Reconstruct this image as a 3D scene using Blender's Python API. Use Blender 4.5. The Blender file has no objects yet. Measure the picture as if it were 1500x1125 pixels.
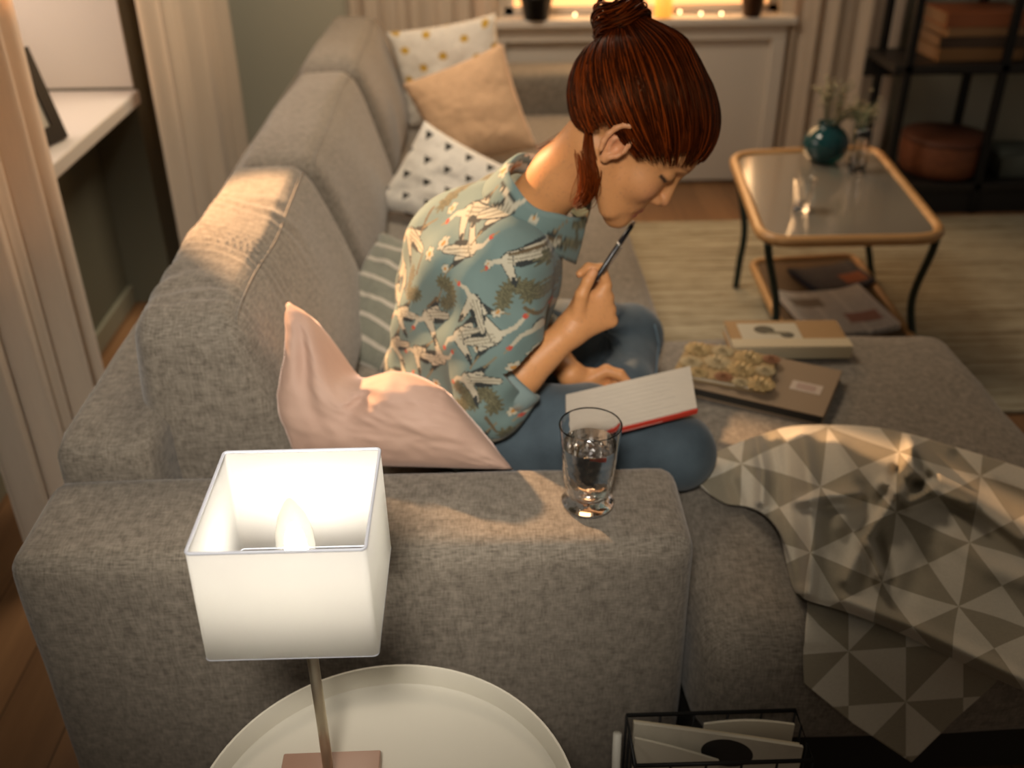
import bpy, bmesh, math, random
import numpy as np
from mathutils import Matrix, Vector, noise as mn
random.seed(7); RNG = np.random.default_rng(7)
C = bpy.context.scene.collection
sc = bpy.context.scene

# ------------------------------------------------------------------ camera
F_PX = 1460.0; TH = math.radians(30.5); YAW = math.radians(1.5); ROLL = math.radians(0.5)
CAM = np.array([0.0, 0.0, 1.58])
FW = np.array([math.sin(YAW)*math.cos(TH), math.cos(YAW)*math.cos(TH), -math.sin(TH)])
_rt = np.array([math.cos(YAW), -math.sin(YAW), 0.0]); _up = np.cross(_rt, FW)
RT = _rt*math.cos(ROLL) - _up*math.sin(ROLL); UP = _rt*math.sin(ROLL) + _up*math.cos(ROLL)
cd = bpy.data.cameras.new('camera'); cam = bpy.data.objects.new('camera', cd); C.objects.link(cam)
cd.sensor_width = 36; cd.lens = F_PX/1500*36; cd.clip_start = .05
M = Matrix.Identity(4)
for i in range(3):
    M[i][0] = RT[i]; M[i][1] = UP[i]; M[i][2] = -FW[i]; M[i][3] = CAM[i]
cam.matrix_world = M
cd.dof.use_dof = True; cd.dof.focus_distance = 1.22; cd.dof.aperture_fstop = 3.2
sc.camera = cam

# ------------------------------------------------------------------ world, exposure, lights
sc.view_settings.view_transform = 'Standard'; sc.view_settings.look = 'None'
sc.view_settings.exposure = 0.2; sc.view_settings.gamma = 1.0; sc.view_settings.use_curve_mapping = False
sc.cycles.use_denoising = True
sc.cycles.max_bounces = 18; sc.cycles.transparent_max_bounces = 12; sc.cycles.transmission_bounces = 18; sc.cycles.diffuse_bounces = 5; sc.cycles.glossy_bounces = 5
sc.cycles.caustics_reflective = False; sc.cycles.caustics_refractive = False
sc.cycles.sample_clamp_indirect = 4.0
w = bpy.data.worlds.new('room'); sc.world = w; w.use_nodes = True
w.node_tree.nodes['Background'].inputs[0].default_value = (1.0, .84, .66, 1)
w.node_tree.nodes['Background'].inputs[1].default_value = 0.095

def light(name, kind, loc, energy, col, target=None, **kw):
    l = bpy.data.lights.new(name, kind); l.energy = energy; l.color = col
    for k, v in kw.items(): setattr(l, k, v)
    o = bpy.data.objects.new(name, l); C.objects.link(o); o.location = loc
    if target is not None:
        o.rotation_euler = (Vector(target)-Vector(loc)).to_track_quat('-Z', 'Y').to_euler()
    return o
# added soft warm ambient fill over the room (no fitting seen), a warm lamp by the left window and the glow from the far window
light('room_fill', 'AREA', (-.2, 3.15, 2.35), 25, (1.0, .82, .62), (-.6, 3.2, 0), shape='SQUARE', size=.8)
light('front_fill', 'SPOT', (-.12, -.2, 2.12), 172, (1.0, .91, .80), (-.20, 1.50, .74), spot_size=math.radians(45), spot_blend=1.0, shadow_soft_size=.16)  # added fill spot above and behind the camera, not a lamp of the room
light('left_window_light', 'SPOT', (-1.56, 2.98, 1.80), 620, (1.0, .57, .28), (-.31, 1.86, .90), spot_size=math.radians(21), spot_blend=.25, shadow_soft_size=.04)
light('window_glow', 'AREA', (.7, 4.47, 1.25), 9, (1.0, .62, .30), (.5, 2.5, .6), shape='RECTANGLE', size=1.1, size_y=.8)
light('left_daylight', 'AREA', (-1.55, 2.7, 1.25), 5.5, (1.0, .74, .60), (-.6, 2.7, .7), shape='RECTANGLE', size=1.2, size_y=.8)

# ------------------------------------------------------------------ helpers
def _ray(px, py): return FW + RT*(px-750)/F_PX - UP*(py-562.5)/F_PX
def PZ(px, py, z): r = _ray(px, py); return CAM + r*(z-CAM[2])/r[2]     # pixel -> point at a known height
def PY(px, py, y): r = _ray(px, py); return CAM + r*(y-CAM[1])/r[1]     # pixel -> point at a known depth

def link(name, v, f, mat, parent=None, smooth=True, uv=None, col=None, recenter=True):
    """verts in world coordinates"""
    v = np.asarray(v, float).reshape(-1, 3)
    if parent is not None:
        off = np.array(parent.get('_o', parent.location[:]), float)
    elif recenter:
        off = (v.min(0)+v.max(0))/2; off[2] = v[:, 2].min()
    else: off = np.zeros(3)
    me = bpy.data.meshes.new(name)
    if isinstance(f, np.ndarray) and f.ndim == 2:
        n = len(f); k = f.shape[1]
        me.vertices.add(len(v)); me.vertices.foreach_set('co', (v-off).astype(np.float32).ravel())
        me.loops.add(n*k); me.loops.foreach_set('vertex_index', f.astype(np.int32).ravel())
        me.polygons.add(n); me.polygons.foreach_set('loop_start', (np.arange(n)*k).astype(np.int32))
        me.polygons.foreach_set('loop_total', np.full(n, k, np.int32))
        me.update(calc_edges=True)
    else:
        me.from_pydata([tuple(p) for p in (v-off)], [], [tuple(int(i) for i in q) for q in f]); me.update()
    if smooth is True: me.polygons.foreach_set('use_smooth', [True]*len(me.polygons))
    o = bpy.data.objects.new(name, me); C.objects.link(o)
    if mat is not None: me.materials.append(mat)
    if parent is not None:
        o.parent = parent; o.location = (0, 0, 0)
        o['_o'] = list(off)
    else:
        o.location = off; o['_o'] = list(off)
    if uv is not None:
        l = me.uv_layers.new(name='UVMap'); vi = np.empty(len(me.loops), np.int32); me.loops.foreach_get('vertex_index', vi)
        l.data.foreach_set('uv', np.asarray(uv, np.float32)[vi].ravel())
    if col is not None:
        a = me.color_attributes.new('print', 'FLOAT_COLOR', 'POINT')
        cc = np.ones((len(v), 4), np.float32); cc[:, :3] = col; a.data.foreach_set('color', cc.ravel())
    if smooth == 'auto':
        me.polygons.foreach_set('use_smooth', [True]*len(me.polygons))
        md = o.modifiers.new('n', 'WEIGHTED_NORMAL') if False else None
        for e in []: pass
        me.set_sharp_from_angle(angle=math.radians(38))
    return o
def tag(o, label=None, cat=None, group=None, kind=None):
    for k, x in (('label', label), ('category', cat), ('group', group), ('kind', kind)):
        if x: o[k] = x
    return o
def thing(name, label, cat, loc, group=None):
    o = bpy.data.objects.new(name, None); C.objects.link(o); o.location = loc; o['_o'] = list(map(float, loc))
    return tag(o, label, cat, group)
def join(parts):
    V, Fc, n = [], [], 0
    for v, f in parts:
        v = np.asarray(v, float); V.append(v); Fc += [tuple(int(i)+n for i in q) for q in f]; n += len(v)
    return np.concatenate(V), Fc
def box(x0, x1, y0, y1, z0, z1, bev=0.0, seg=2, rot=0.0, piv=None):
    bm = bmesh.new(); bmesh.ops.create_cube(bm, size=1)
    for q in bm.verts: q.co = Vector(((x0+x1)/2+q.co.x*(x1-x0), (y0+y1)/2+q.co.y*(y1-y0), (z0+z1)/2+q.co.z*(z1-z0)))
    if bev: bmesh.ops.bevel(bm, geom=bm.edges[:], offset=bev, segments=seg, affect='EDGES', profile=.5)
    v = np.array([q.co[:] for q in bm.verts]); f = [tuple(q.index for q in p.verts) for p in bm.faces]; bm.free()
    if rot:
        c = np.array(piv if piv is not None else ((x0+x1)/2, (y0+y1)/2)); ca, sa = math.cos(rot), math.sin(rot)
        d = v[:, :2]-c; v[:, :2] = c + np.stack([d[:, 0]*ca-d[:, 1]*sa, d[:, 0]*sa+d[:, 1]*ca], 1)
    return v, f
def softbox(x0, x1, y0, y1, z0, z1, r, n=14, puff=(0, 0, 0), warp=None):
    """rounded, puffed box (cushion): grid cube, rounded to radius r, faces bulged by puff"""
    bm = bmesh.new(); bmesh.ops.create_cube(bm, size=2)
    bmesh.ops.subdivide_edges(bm, edges=bm.edges[:], cuts=n, use_grid_fill=True)
    q = np.array([v.co[:] for v in bm.verts]); f = [tuple(v.index for v in p.verts) for p in bm.faces]; bm.free()
    c = np.array([(x0+x1)/2, (y0+y1)/2, (z0+z1)/2]); h = np.array([(x1-x0)/2, (y1-y0)/2, (z1-z0)/2])
    q = np.sin(np.clip(q, -1, 1)*math.pi/2*.8)/math.sin(math.pi/2*.8)
    p = q*h; rr = np.minimum(r, h*.98)
    inner = np.clip(p, -(h-rr), h-rr); d = p-inner; dn = d/rr
    L = np.linalg.norm(dn, axis=1, keepdims=True); m = np.max(np.abs(dn), axis=1, keepdims=True)
    p = inner+np.where(L > 1e-6, dn/np.maximum(L, 1e-6)*m, 0)*rr
    u = np.clip(np.abs(p/h), 0, 1)
    for a in range(3):
        b, cc = [k for k in range(3) if k != a]
        s = np.sign(p[:, a])*np.clip((u[:, a]-.3)/.7, 0, 1)
        p[:, a] += puff[a]*s*(1-u[:, b]**2)*(1-u[:, cc]**2)
    p = p+c
    if warp is not None: p = warp(p)
    return p, f
def tube(path, rad, seg=8, caps=True, closed=False):
    P_ = np.asarray(path, float); n = len(P_); R_ = np.broadcast_to(np.asarray(rad, float), (n,))
    T = np.gradient(P_, axis=0) if not closed else np.roll(P_, -1, 0)-np.roll(P_, 1, 0)
    T /= np.maximum(np.linalg.norm(T, axis=1, keepdims=True), 1e-9)
    u = np.cross(T[0], [0, 0, 1.0]);
    if np.linalg.norm(u) < 1e-3: u = np.cross(T[0], [0, 1.0, 0])
    u /= np.linalg.norm(u); V = []
    for i in range(n):
        u = u-T[i]*(u@T[i]); u /= np.linalg.norm(u); w_ = np.cross(T[i], u)
        for k in range(seg):
            a = 2*math.pi*k/seg; V.append(P_[i]+(u*math.cos(a)+w_*math.sin(a))*R_[i])
    Fc = []
    for i in range(n if closed else n-1):
        j = (i+1) % n
        for k in range(seg): Fc.append((i*seg+k, i*seg+(k+1) % seg, j*seg+(k+1) % seg, j*seg+k))
    if caps and not closed: Fc += [tuple(range(seg-1, -1, -1)), tuple((n-1)*seg+k for k in range(seg))]
    return np.array(V), Fc
def lathe(prof, cx, cy, seg=48, close=False):
    V = []; n = len(prof)
    for r, z in prof:
        for k in range(seg):
            a = 2*math.pi*k/seg; V.append((cx+r*math.cos(a), cy+r*math.sin(a), z))
    Fc = [(i*seg+k, i*seg+(k+1) % seg, ((i+1) % n)*seg+(k+1) % seg, ((i+1) % n)*seg+k) for i in range(n if close else n-1) for k in range(seg)]
    return np.array(V), Fc
def catmull(pts, m=8, closed=False):
    P_ = np.asarray(pts, float)
    if closed: Q = np.vstack([P_[-1:], P_, P_[:2]])
    else: Q = np.vstack([2*P_[0]-P_[1], P_, 2*P_[-1]-P_[-2]])
    out = []
    for i in range(1, len(Q)-2):
        for t in np.linspace(0, 1, m, endpoint=False):
            out.append(.5*((2*Q[i])+(-Q[i-1]+Q[i+1])*t+(2*Q[i-1]-5*Q[i]+4*Q[i+1]-Q[i+2])*t*t+(-Q[i-1]+3*Q[i]-3*Q[i+1]+Q[i+2])*t**3))
    if not closed: out.append(Q[-2])
    return np.array(out)
def pillow(TL, TR, BR, BL, thick, n=36, wr=.004, seed=0, dent=None, pinch=.06):
    """two-sided stuffed square between four corners, returns verts, faces, uv"""
    TL, TR, BR, BL = [np.asarray(a, float) for a in (TL, TR, BR, BL)]
    N = np.cross(TR-TL, BL-TL); N /= np.linalg.norm(N)
    V, UV, idx = [], [], {}
    for s in (1, -1):
        for j in range(n+1):
            for i in range(n+1):
                edge = i in (0, n) or j in (0, n)
                if s == -1 and edge: idx[(s, i, j)] = idx[(1, i, j)]; continue
                u, v = i/n, j/n; a, b = 2*u-1, 2*v-1
                # edges bow inwards between the corners
                uu = .5+(a*(1-pinch*(1-b*b)))/2; vv = .5+(b*(1-pinch*(1-a*a)))/2
                p = (TL*(1-uu)+TR*uu)*(1-vv)+(BL*(1-uu)+BR*uu)*vv
                h = thick/2*(max(0, (1-a*a)*(1-b*b)))**.42
                if dent is not None: h *= 1
                q = Vector((a*2.2+seed, b*2.2, s*3.1+seed))
                r = mn.noise(q)*wr*3*(1-max(abs(a), abs(b))**4)+mn.noise(q*3.1)*wr*min(1, h*40)
                # radial puckers running from the corners
                r += wr*1.2*math.sin((math.atan2(abs(b)-1.02, abs(a)-1.02))*16+seed)*(abs(a*b))**2.5
                p = p-N*s*(h+r)
                if dent is not None: p = dent(p, a, b, s)
                idx[(s, i, j)] = len(V); V.append(p); UV.append((u, v))
    Fc = []
    for s in (1, -1):
        for j in range(n):
            for i in range(n):
                q = [idx[(s, i, j)], idx[(s, i+1, j)], idx[(s, i+1, j+1)], idx[(s, i, j+1)]]
                Fc.append(q if s == -1 else q[::-1])
    return np.array(V), Fc, np.array(UV)

# ------------------------------------------------------------------ materials
def nt(name):
    m = bpy.data.materials.new(name); m.use_nodes = True; t = m.node_tree; b = t.nodes['Principled BSDF']
    return m, t, b
def mat(name, col, rough=.6, metal=0, spec=.4, **kw):
    m, t, b = nt(name); b.inputs['Base Color'].default_value = (*col, 1); b.inputs['Roughness'].default_value = rough
    b.inputs['Metallic'].default_value = metal; b.inputs['Specular IOR Level'].default_value = spec
    for k, v in kw.items(): b.inputs[k].default_value = v
    return m
def nd(t, ty, **kw):
    n = t.nodes.new(ty)
    for k, v in kw.items():
        if k in n.inputs: n.inputs[k].default_value = v
        else: setattr(n, k, v)
    return n
def mapped(t, scale, coord='Object', rot=(0, 0, 0)):
    tc = t.nodes.new('ShaderNodeTexCoord'); mp = t.nodes.new('ShaderNodeMapping')
    mp.inputs['Scale'].default_value = scale; mp.inputs['Rotation'].default_value = rot
    t.links.new(tc.outputs[coord], mp.inputs['Vector']); return mp
def noise_n(t, scale3, s=1.0, detail=3, coord='Object', rough=.5, rot=(0, 0, 0)):
    n = nd(t, 'ShaderNodeTexNoise', Scale=s, Detail=detail, Roughness=rough); t.links.new(mapped(t, scale3, coord, rot).outputs[0], n.inputs['Vector']); return n
def mixc(t, fac, a, b, blend='MIX'):
    m = t.nodes.new('ShaderNodeMix'); m.data_type = 'RGBA'; m.blend_type = blend
    for inp, x in ((m.inputs[0], fac), (m.inputs[6], a), (m.inputs[7], b)):
        if hasattr(x, 'links'): t.links.new(x, inp)
        elif isinstance(x, (int, float)): inp.default_value = x
        else: inp.default_value = (*x, 1)
    return m.outputs[2]
def mth(t, op, a, b=None, c=None):
    m = t.nodes.new('ShaderNodeMath'); m.operation = op
    for i, x in enumerate((a, b, c)):
        if x is None: continue
        if hasattr(x, 'links'): t.links.new(x, m.inputs[i])
        else: m.inputs[i].default_value = x
    return m.outputs[0]
def ramp(t, fac, stops):
    r = t.nodes.new('ShaderNodeValToRGB'); e = r.color_ramp.elements
    while len(e) < len(stops): e.new(.5)
    for k, (p, c) in enumerate(stops): e[k].position = p; e[k].color = (*c, 1) if len(c) == 3 else c
    t.links.new(fac, r.inputs[0]); return r.outputs[0]
def bump(t, b, h, strength=.3, dist=.002):
    n = nd(t, 'ShaderNodeBump', Strength=strength, Distance=dist); t.links.new(h, n.inputs['Height']); t.links.new(n.outputs[0], b.inputs['Normal']); return n
def weave(name, c1, c2, fine=420, rough=.9, bstr=.35, sheen=.2, wr=0.0):
    """linen-like two-tone weave with uneven threads, bump and soft creases"""
    m, t, b = nt(name)
    a = noise_n(t, (fine*.16, fine*.16, fine), detail=2).outputs[0]; c = noise_n(t, (fine, fine*.16, fine*.16), detail=2).outputs[0]
    d = noise_n(t, (fine*.16, fine, fine*.16), detail=2).outputs[0]
    s = mth(t, 'ADD', mth(t, 'ADD', a, c), d); s = mth(t, 'MULTIPLY', s, 1/3)
    big = noise_n(t, (7, 7, 7), detail=4).outputs[0]
    f = ramp(t, s, [(.37, (0, 0, 0)), (.63, (1, 1, 1))])
    base = mixc(t, f, c1, c2)
    base = mixc(t, mth(t, 'MULTIPLY', big, .12), base, tuple(x*.75 for x in c1))
    t.links.new(base, b.inputs['Base Color']); b.inputs['Roughness'].default_value = rough; b.inputs['Specular IOR Level'].default_value = .15
    b.inputs['Sheen Weight'].default_value = sheen
    h = s
    if wr: h = mth(t, 'ADD', s, mth(t, 'MULTIPLY', noise_n(t, (14, 14, 14), detail=3).outputs[0], wr))
    bump(t, b, h, bstr, .003)
    return m
M_sofa = weave('grey linen', (.125, .106, .083), (.28, .245, .197), 400, wr=.35)
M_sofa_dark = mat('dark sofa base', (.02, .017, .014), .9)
M_skin = None

def plain_cloth(name, col, fine=300, var=.8, bs=.2, rough=.9, sheen=.2, wr=.8):
    return weave(name, tuple(x*var for x in col), col, fine, rough, bs, sheen, wr)
def wall_mat(name, col):
    m, t, b = nt(name); n = noise_n(t, (3, 3, 3), detail=5).outputs[0]
    t.links.new(mixc(t, mth(t, 'MULTIPLY', n, .3), col, tuple(x*.86 for x in col)), b.inputs['Base Color']); b.inputs['Roughness'].default_value = .85
    bump(t, b, noise_n(t, (160, 160, 160), detail=2).outputs[0], .05, .001); return m
M_wall = wall_mat('grey green wall paint', (.43, .415, .325))
M_white = wall_mat('warm white paint', (.66, .60, .50))
M_niche = wall_mat('olive niche paint', (.16, .155, .105))
M_trim = mat('white trim paint', (.66, .60, .52), .5)
def wood_mat(name, c1, c2, along='x', scale=1.0, rough=.45, planks=0):
    m, t, b = nt(name)
    s3 = {'x': (1.2, 14, 14), 'y': (14, 1.2, 14), 'z': (14, 14, 1.2)}[along]
    n = noise_n(t, tuple(k*scale for k in s3), s=2, detail=6, rough=.6).outputs[0]
    base = mixc(t, ramp(t, n, [(.3, (0, 0, 0)), (.7, (1, 1, 1))]), c1, c2)
    if planks:
        tc = t.nodes.new('ShaderNodeTexCoord'); sp = t.nodes.new('ShaderNodeSeparateXYZ'); t.links.new(tc.outputs['Object'], sp.inputs[0])
        y = mth(t, 'MULTIPLY', sp.outputs[0], 1/planks); fr = mth(t, 'FRACT', y); g = mth(t, 'LESS_THAN', fr, .02)
        wn = t.nodes.new('ShaderNodeTexWhiteNoise'); wn.noise_dimensions = '1D'; t.links.new(mth(t, 'FLOOR', y), wn.inputs['W'])
        base = mixc(t, mth(t, 'MULTIPLY', wn.outputs[0], .45), base, tuple(x*.5 for x in c1))
        base = mixc(t, g, base, tuple(x*.25 for x in c1))
    t.links.new(base, b.inputs['Base Color']); b.inputs['Roughness'].default_value = rough; bump(t, b, n, .08, .002); return m
M_floor = wood_mat('oiled wood floor', (.20, .10, .045), (.34, .18, .08), 'y', .6, .4, .14)
M_rattan = wood_mat('rattan', (.42, .22, .08), (.62, .36, .15), 'x', 3, .35)
M_blackmetal = mat('black metal', (.012, .012, .012), .45, .3)
M_glass = mat('clear glass', (1, 1, 1), .02, 0, .5, **{'Transmission Weight': 1.0, 'IOR': 1.45})

# ------------------------------------------------------------------ setting
def struct(name, parts, m, smooth=False, kind='structure'):
    v, f = join(parts) if isinstance(parts, list) else parts
    o = link(name, v, f, m, smooth=smooth); o['kind'] = kind; return o
struct('floor', [box(-1.75, 3.4, -.6, 4.62, -.06, 0)], M_floor)
struct('wall_back', [box(-1.6, .1, 4.53, 4.65, 0, 2.7), box(.1, 1.3, 4.53, 4.65, 0, .73), box(1.3, 3.4, 4.53, 4.65, 0, 2.7), box(.1, 1.3, 4.53, 4.65, 2.1, 2.7)], M_white)
struct('wall_left', [box(-1.75, -1.30, 1.62, 3.33, 0, .72), box(-1.75, -1.14, 3.33, 4.53, 0, 2.7), box(-1.75, -1.14, -.6, 1.62, 0, 2.7), box(-1.75, -1.14, 1.62, 3.33, 2.15, 2.7)], M_niche)
struct('trim_4', [box(-1.62, -1.139, 3.322, 3.331, .775, 2.15), box(-1.62, -1.139, 1.62, 1.632, .775, 2.15)], M_white)
struct('trim_1', [box(-1.66, -1.125, 1.62, 3.335, .72, .765, .006)], M_trim)          # left window sill board
struct('trim_5', [box(-1.295, -1.275, 1.63, 3.32, .64, .715, .004)], mat('olive rail', (.21, .22, .16), .6))
struct('trim_2', [box(.02, 1.36, 4.44, 4.56, .725, .758, .006)], M_trim)             # far sill board
struct('trim_3', [box(.04, 1.33, 4.475, 4.54, .66, .725, .004), box(1.27, 1.33, 4.475, 4.54, .08, .66, .004), box(.04, .10, 4.475, 4.54, .08, .66, .004), box(.1, 1.27, 4.505, 4.54, .02, .66)], M_trim)
struct('baseboard_left', [box(-1.30, -1.283, 1.62, 3.33, 0, .07, .003)], mat('grey green baseboard', (.30, .29, .21), .5))
struct('baseboard_back', [box(-1.14, .04, 4.512, 4.53, 0, .08, .003), box(1.33, 3.3, 4.512, 4.53, 0, .08, .003)], M_trim)
# painted lower grey green section of the back wall left of the far window
struct('wall_back_side', [box(1.80, 3.4, 4.521, 4.53, .08, 2.7)], M_wall)
struct('wall_back_corner', [box(-1.14, -.58, 4.521, 4.53, .08, 2.7)], M_wall)
def emis(name, col, s):
    m, t, b = nt(name); b.inputs['Base Color'].default_value = (*col, 1); b.inputs['Emission Color'].default_value = (*col, 1); b.inputs['Emission Strength'].default_value = s; return m
w2 = struct('window_2', [box(.1, 1.3, 4.60, 4.62, .76, 2.1)], emis('lit evening window', (1.0, .50, .19), 1.25))
w2f = link('window_frame', *join([box(.1, .14, 4.57, 4.62, .76, 2.1), box(1.26, 1.3, 4.57, 4.62, .76, 2.1), box(.68, .72, 4.57, 4.62, .76, 2.1), box(.1, 1.3, 4.57, 4.62, .76, .79)]), M_trim, w2, smooth=False)
w1 = struct('window_1', [box(-1.72, -1.70, 1.62, 3.33, .78, 2.15)], emis('dusk window', (.75, .78, .9), .55))
link('window_frame', *join([box(-1.70, -1.66, 3.27, 3.33, .76, 2.15), box(-1.70, -1.66, 2.5, 2.55, .76, 2.15), box(-1.70, -1.66, 1.62, 3.33, .76, .81)]), M_trim, w1, smooth=False)

def curtain(name, pts, z0, z1, amp, waves, seed, label, m, normal='x', n=220, nz=26):
    """hanging gathered cloth between two floor points"""
    (x0, y0), (x1, y1) = pts; V = []; d = np.array([x1-x0, y1-y0]); L = np.linalg.norm(d); d /= L; nn = np.array([-d[1], d[0]])
    for j in range(nz+1):
        t = j/nz; z = z0+(z1-z0)*t
        for i in range(n+1):
            s = i/n; ph = s*waves*2*math.pi+.9*math.sin(s*waves*2.1+seed)+.25*math.sin(t*3+seed)
            a = amp*(.75+.4*math.sin(s*17+seed*2))*(1-.25*t)
            off = math.sin(ph)*a+.25*a*math.sin(2.3*ph+seed); sl = math.cos(ph)*a*.35
            p = np.array([x0, y0])+d*(s*L+sl)+nn*off; V.append((p[0], p[1], z))
    Fc = np.array([(j*(n+1)+i, j*(n+1)+i+1, (j+1)*(n+1)+i+1, (j+1)*(n+1)+i) for j in range(nz) for i in range(n)])
    o = link(name, V, Fc, m); md = o.modifiers.new('thick', 'SOLIDIFY'); md.thickness = .0015
    tag(o, label, 'curtain', kind=None); return o
m, t, b = nt('sheer cream curtain'); b.inputs['Base Color'].default_value = (.60, .52, .42, 1); b.inputs['Roughness'].default_value = .9
b.inputs['Sheen Weight'].default_value = .3
n1 = noise_n(t, (300, 300, 20), detail=2).outputs[0]; t.links.new(mixc(t, n1, (.88, .77, .62), (.74, .64, .51)), b.inputs['Base Color'])
tr = t.nodes.new('ShaderNodeBsdfTranslucent'); tr.inputs[0].default_value = (.75, .6, .45, 1); mx = t.nodes.new('ShaderNodeMixShader'); mx.inputs[0].default_value = .38
t.links.new(b.outputs[0], mx.inputs[1]); t.links.new(tr.outputs[0], mx.inputs[2]); t.links.new(mx.outputs[0], t.nodes['Material Output'].inputs[0]); M_curtain = m
curtain('curtain', ((-1.04, 1.80), (-1.04, 2.34)), .03, 2.4, .032, 5, 1.0, 'long cream curtain nearest the camera, covering the near end of the left sill', M_curtain)
curtain('curtain', ((-1.045, 3.23), (-1.045, 4.24)), .03, 2.4, .035, 7, 2.3, 'cream curtain hanging between the left window niche and the room corner', M_curtain)
curtain('curtain', ((-.56, 4.46), (.06, 4.46)), .03, 2.4, .028, 6, 3.1, 'pale curtain behind the gold dotted pillow, left of the far window', M_curtain)
curtain('curtain', ((1.34, 4.475), (1.83, 4.475)), .03, 2.4, .018, 4, 4.4, 'cream curtain right of the far window, beside the black shelf', M_curtain)
# blind in the left window
bl = thing('window_blind', 'white slatted blind pulled across the left window', 'blind', (-1.6, 3.0, 1.2))
link('slat_panel', *join([box(-1.635, -1.615, 2.6, 3.26, z, z+.004, rot=0) for z in np.arange(.93, 2.1, .02)]), mat('white slats', (.75, .72, .72), .5), bl, smooth=False)
link('cord', *tube([(-1.60, 3.22, 2.1), (-1.6, 3.225, 1.2), (-1.59, 3.22, .86)], .003), mat('white cord', (.8, .78, .75), .6), bl)

# ------------------------------------------------------------------ rug
m, t, b = nt('striped rug'); sp = t.nodes.new('ShaderNodeSeparateXYZ'); tc = t.nodes.new('ShaderNodeTexCoord'); t.links.new(tc.outputs['Object'], sp.inputs[0])
st = noise_n(t, (1.2, 42, 1), detail=5, rough=.7).outputs[0]; st2 = noise_n(t, (14, 160, 1), detail=2).outputs[0]
f = mth(t, 'ADD', mth(t, 'MULTIPLY', st, .75), mth(t, 'MULTIPLY', st2, .25))
t.links.new(ramp(t, f, [(.36, (.13, .10, .06)), (.46, (.27, .235, .155)), (.54, (.44, .40, .29)), (.66, (.30, .26, .18))]), b.inputs['Base Color']); b.inputs['Roughness'].default_value = .95
bump(t, b, f, .6, .006)
tag(link('rug', *box(.50, 2.7, 2.44, 4.0, 0.0005, .014, .005), m, smooth='auto'), 'cream and brown striped woven rug under the coffee table', 'rug')

# ------------------------------------------------------------------ sofa
sofa = thing('corner_sofa', 'large grey linen corner sofa with a chaise the woman sits on', 'sofa', (.1, 2.4, 0))
def wob(s, a=.004, fq=6):
    def fn(p):
        q = p.copy()
        for i in range(len(p)):
            n = mn.noise_vector(Vector(p[i]*fq)+Vector((s, s, s))); q[i] += np.array(n)*a
        return q
    return fn
link('armrest', *softbox(-.735, .312, 1.165, 1.392, .06, .602, .035, 22, (0.004, .006, .006), wob(1, .004, 5)), M_sofa, sofa)
link('armrest', *softbox(-.56, .46, 4.16, 4.40, .06, .60, .04, 12, (0, .006, .006), wob(2)), M_sofa, sofa)
link('back_frame', *softbox(-.735, -.56, 1.385, 4.40, .06, .665, .035, 22, (.004, 0, .004), wob(3)), M_sofa, sofa)
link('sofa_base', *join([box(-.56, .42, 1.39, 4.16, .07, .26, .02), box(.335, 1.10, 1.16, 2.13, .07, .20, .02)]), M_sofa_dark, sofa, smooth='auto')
link('leg', *box(1.0, 1.05, 1.2, 1.25, 0, .075, .004), M_blackmetal, sofa, smooth=False)
link('leg', *box(.36, .41, 4.05, 4.10, 0, .075, .004), M_blackmetal, sofa, smooth=False)
link('leg', *box(1.0, 1.05, 2.03, 2.08, 0, .075, .004), M_blackmetal, sofa, smooth=False)
link('leg', *box(-.68, -.63, 1.22, 1.27, 0, .075, .004), M_blackmetal, sofa, smooth=False)
link('seat_cushion', *softbox(-.40, .445, 2.15, 4.16, .25, .445, .06, 18, (.004, 0, .012), wob(4, .005)), M_sofa, sofa)
link('chaise_cushion', *softbox(.326, 1.13, 1.115, 2.165, .19, .445, .07, 20, (.012, .012, .012), wob(5, .006)), M_sofa, sofa)
link('seat_cushion', *softbox(-.40, .325, 1.395, 2.15, .25, .437, .05, 12, (0, 0, .004), wob(6, .004)), M_sofa, sofa)
def back_cushion(y0, y1, zt, lean, seed, crease=0):
    def wp(p):
        q = p.copy(); t_ = np.clip((p[:, 2]-.44)/(zt-.44), 0, 1)
        cx = -.45; half = .155*(1-.42*t_**1.5)
        q[:, 0] = cx+(p[:, 0]-cx)/.155*half - .065*t_ + lean*t_
        if crease:   # fan of pulled wrinkles on the crown, over the outer edge
            g = np.exp(-((p[:, 1]-(y0+.34))/.24)**2)*np.clip((t_-.45)/.4, 0, 1)*np.clip((-.26-q[:, 0])/.2, 0, 1)
            ph = 185*(p[:, 1]-y0)+60*(q[:, 0]+.5)+5*np.sin(p[:, 1]*17)+5*np.sin(q[:, 0]*21+p[:, 1]*9)
            am = g*(.6+.5*np.sin(p[:, 1]*29+1+q[:, 0]*16))
            q[:, 0] -= am*.0040*np.sin(ph)*(p[:, 0] < -.45); q[:, 2] += am*.0062*np.sin(ph)
        return wob(seed, .012, 4)(q)
    return softbox(-.605, -.295, y0, y1, .44, zt, .055, 120 if crease else 22, (.02, .008, .012), wp)
def cushion_seam(y0, y1, zt, lean): 
    pts = [(-.45+.155*.62-.075+lean, y, zt-.018) for y in np.linspace(y0+.03, y1-.03, 14)]
    return tube(pts, .0035, 6)
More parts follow.
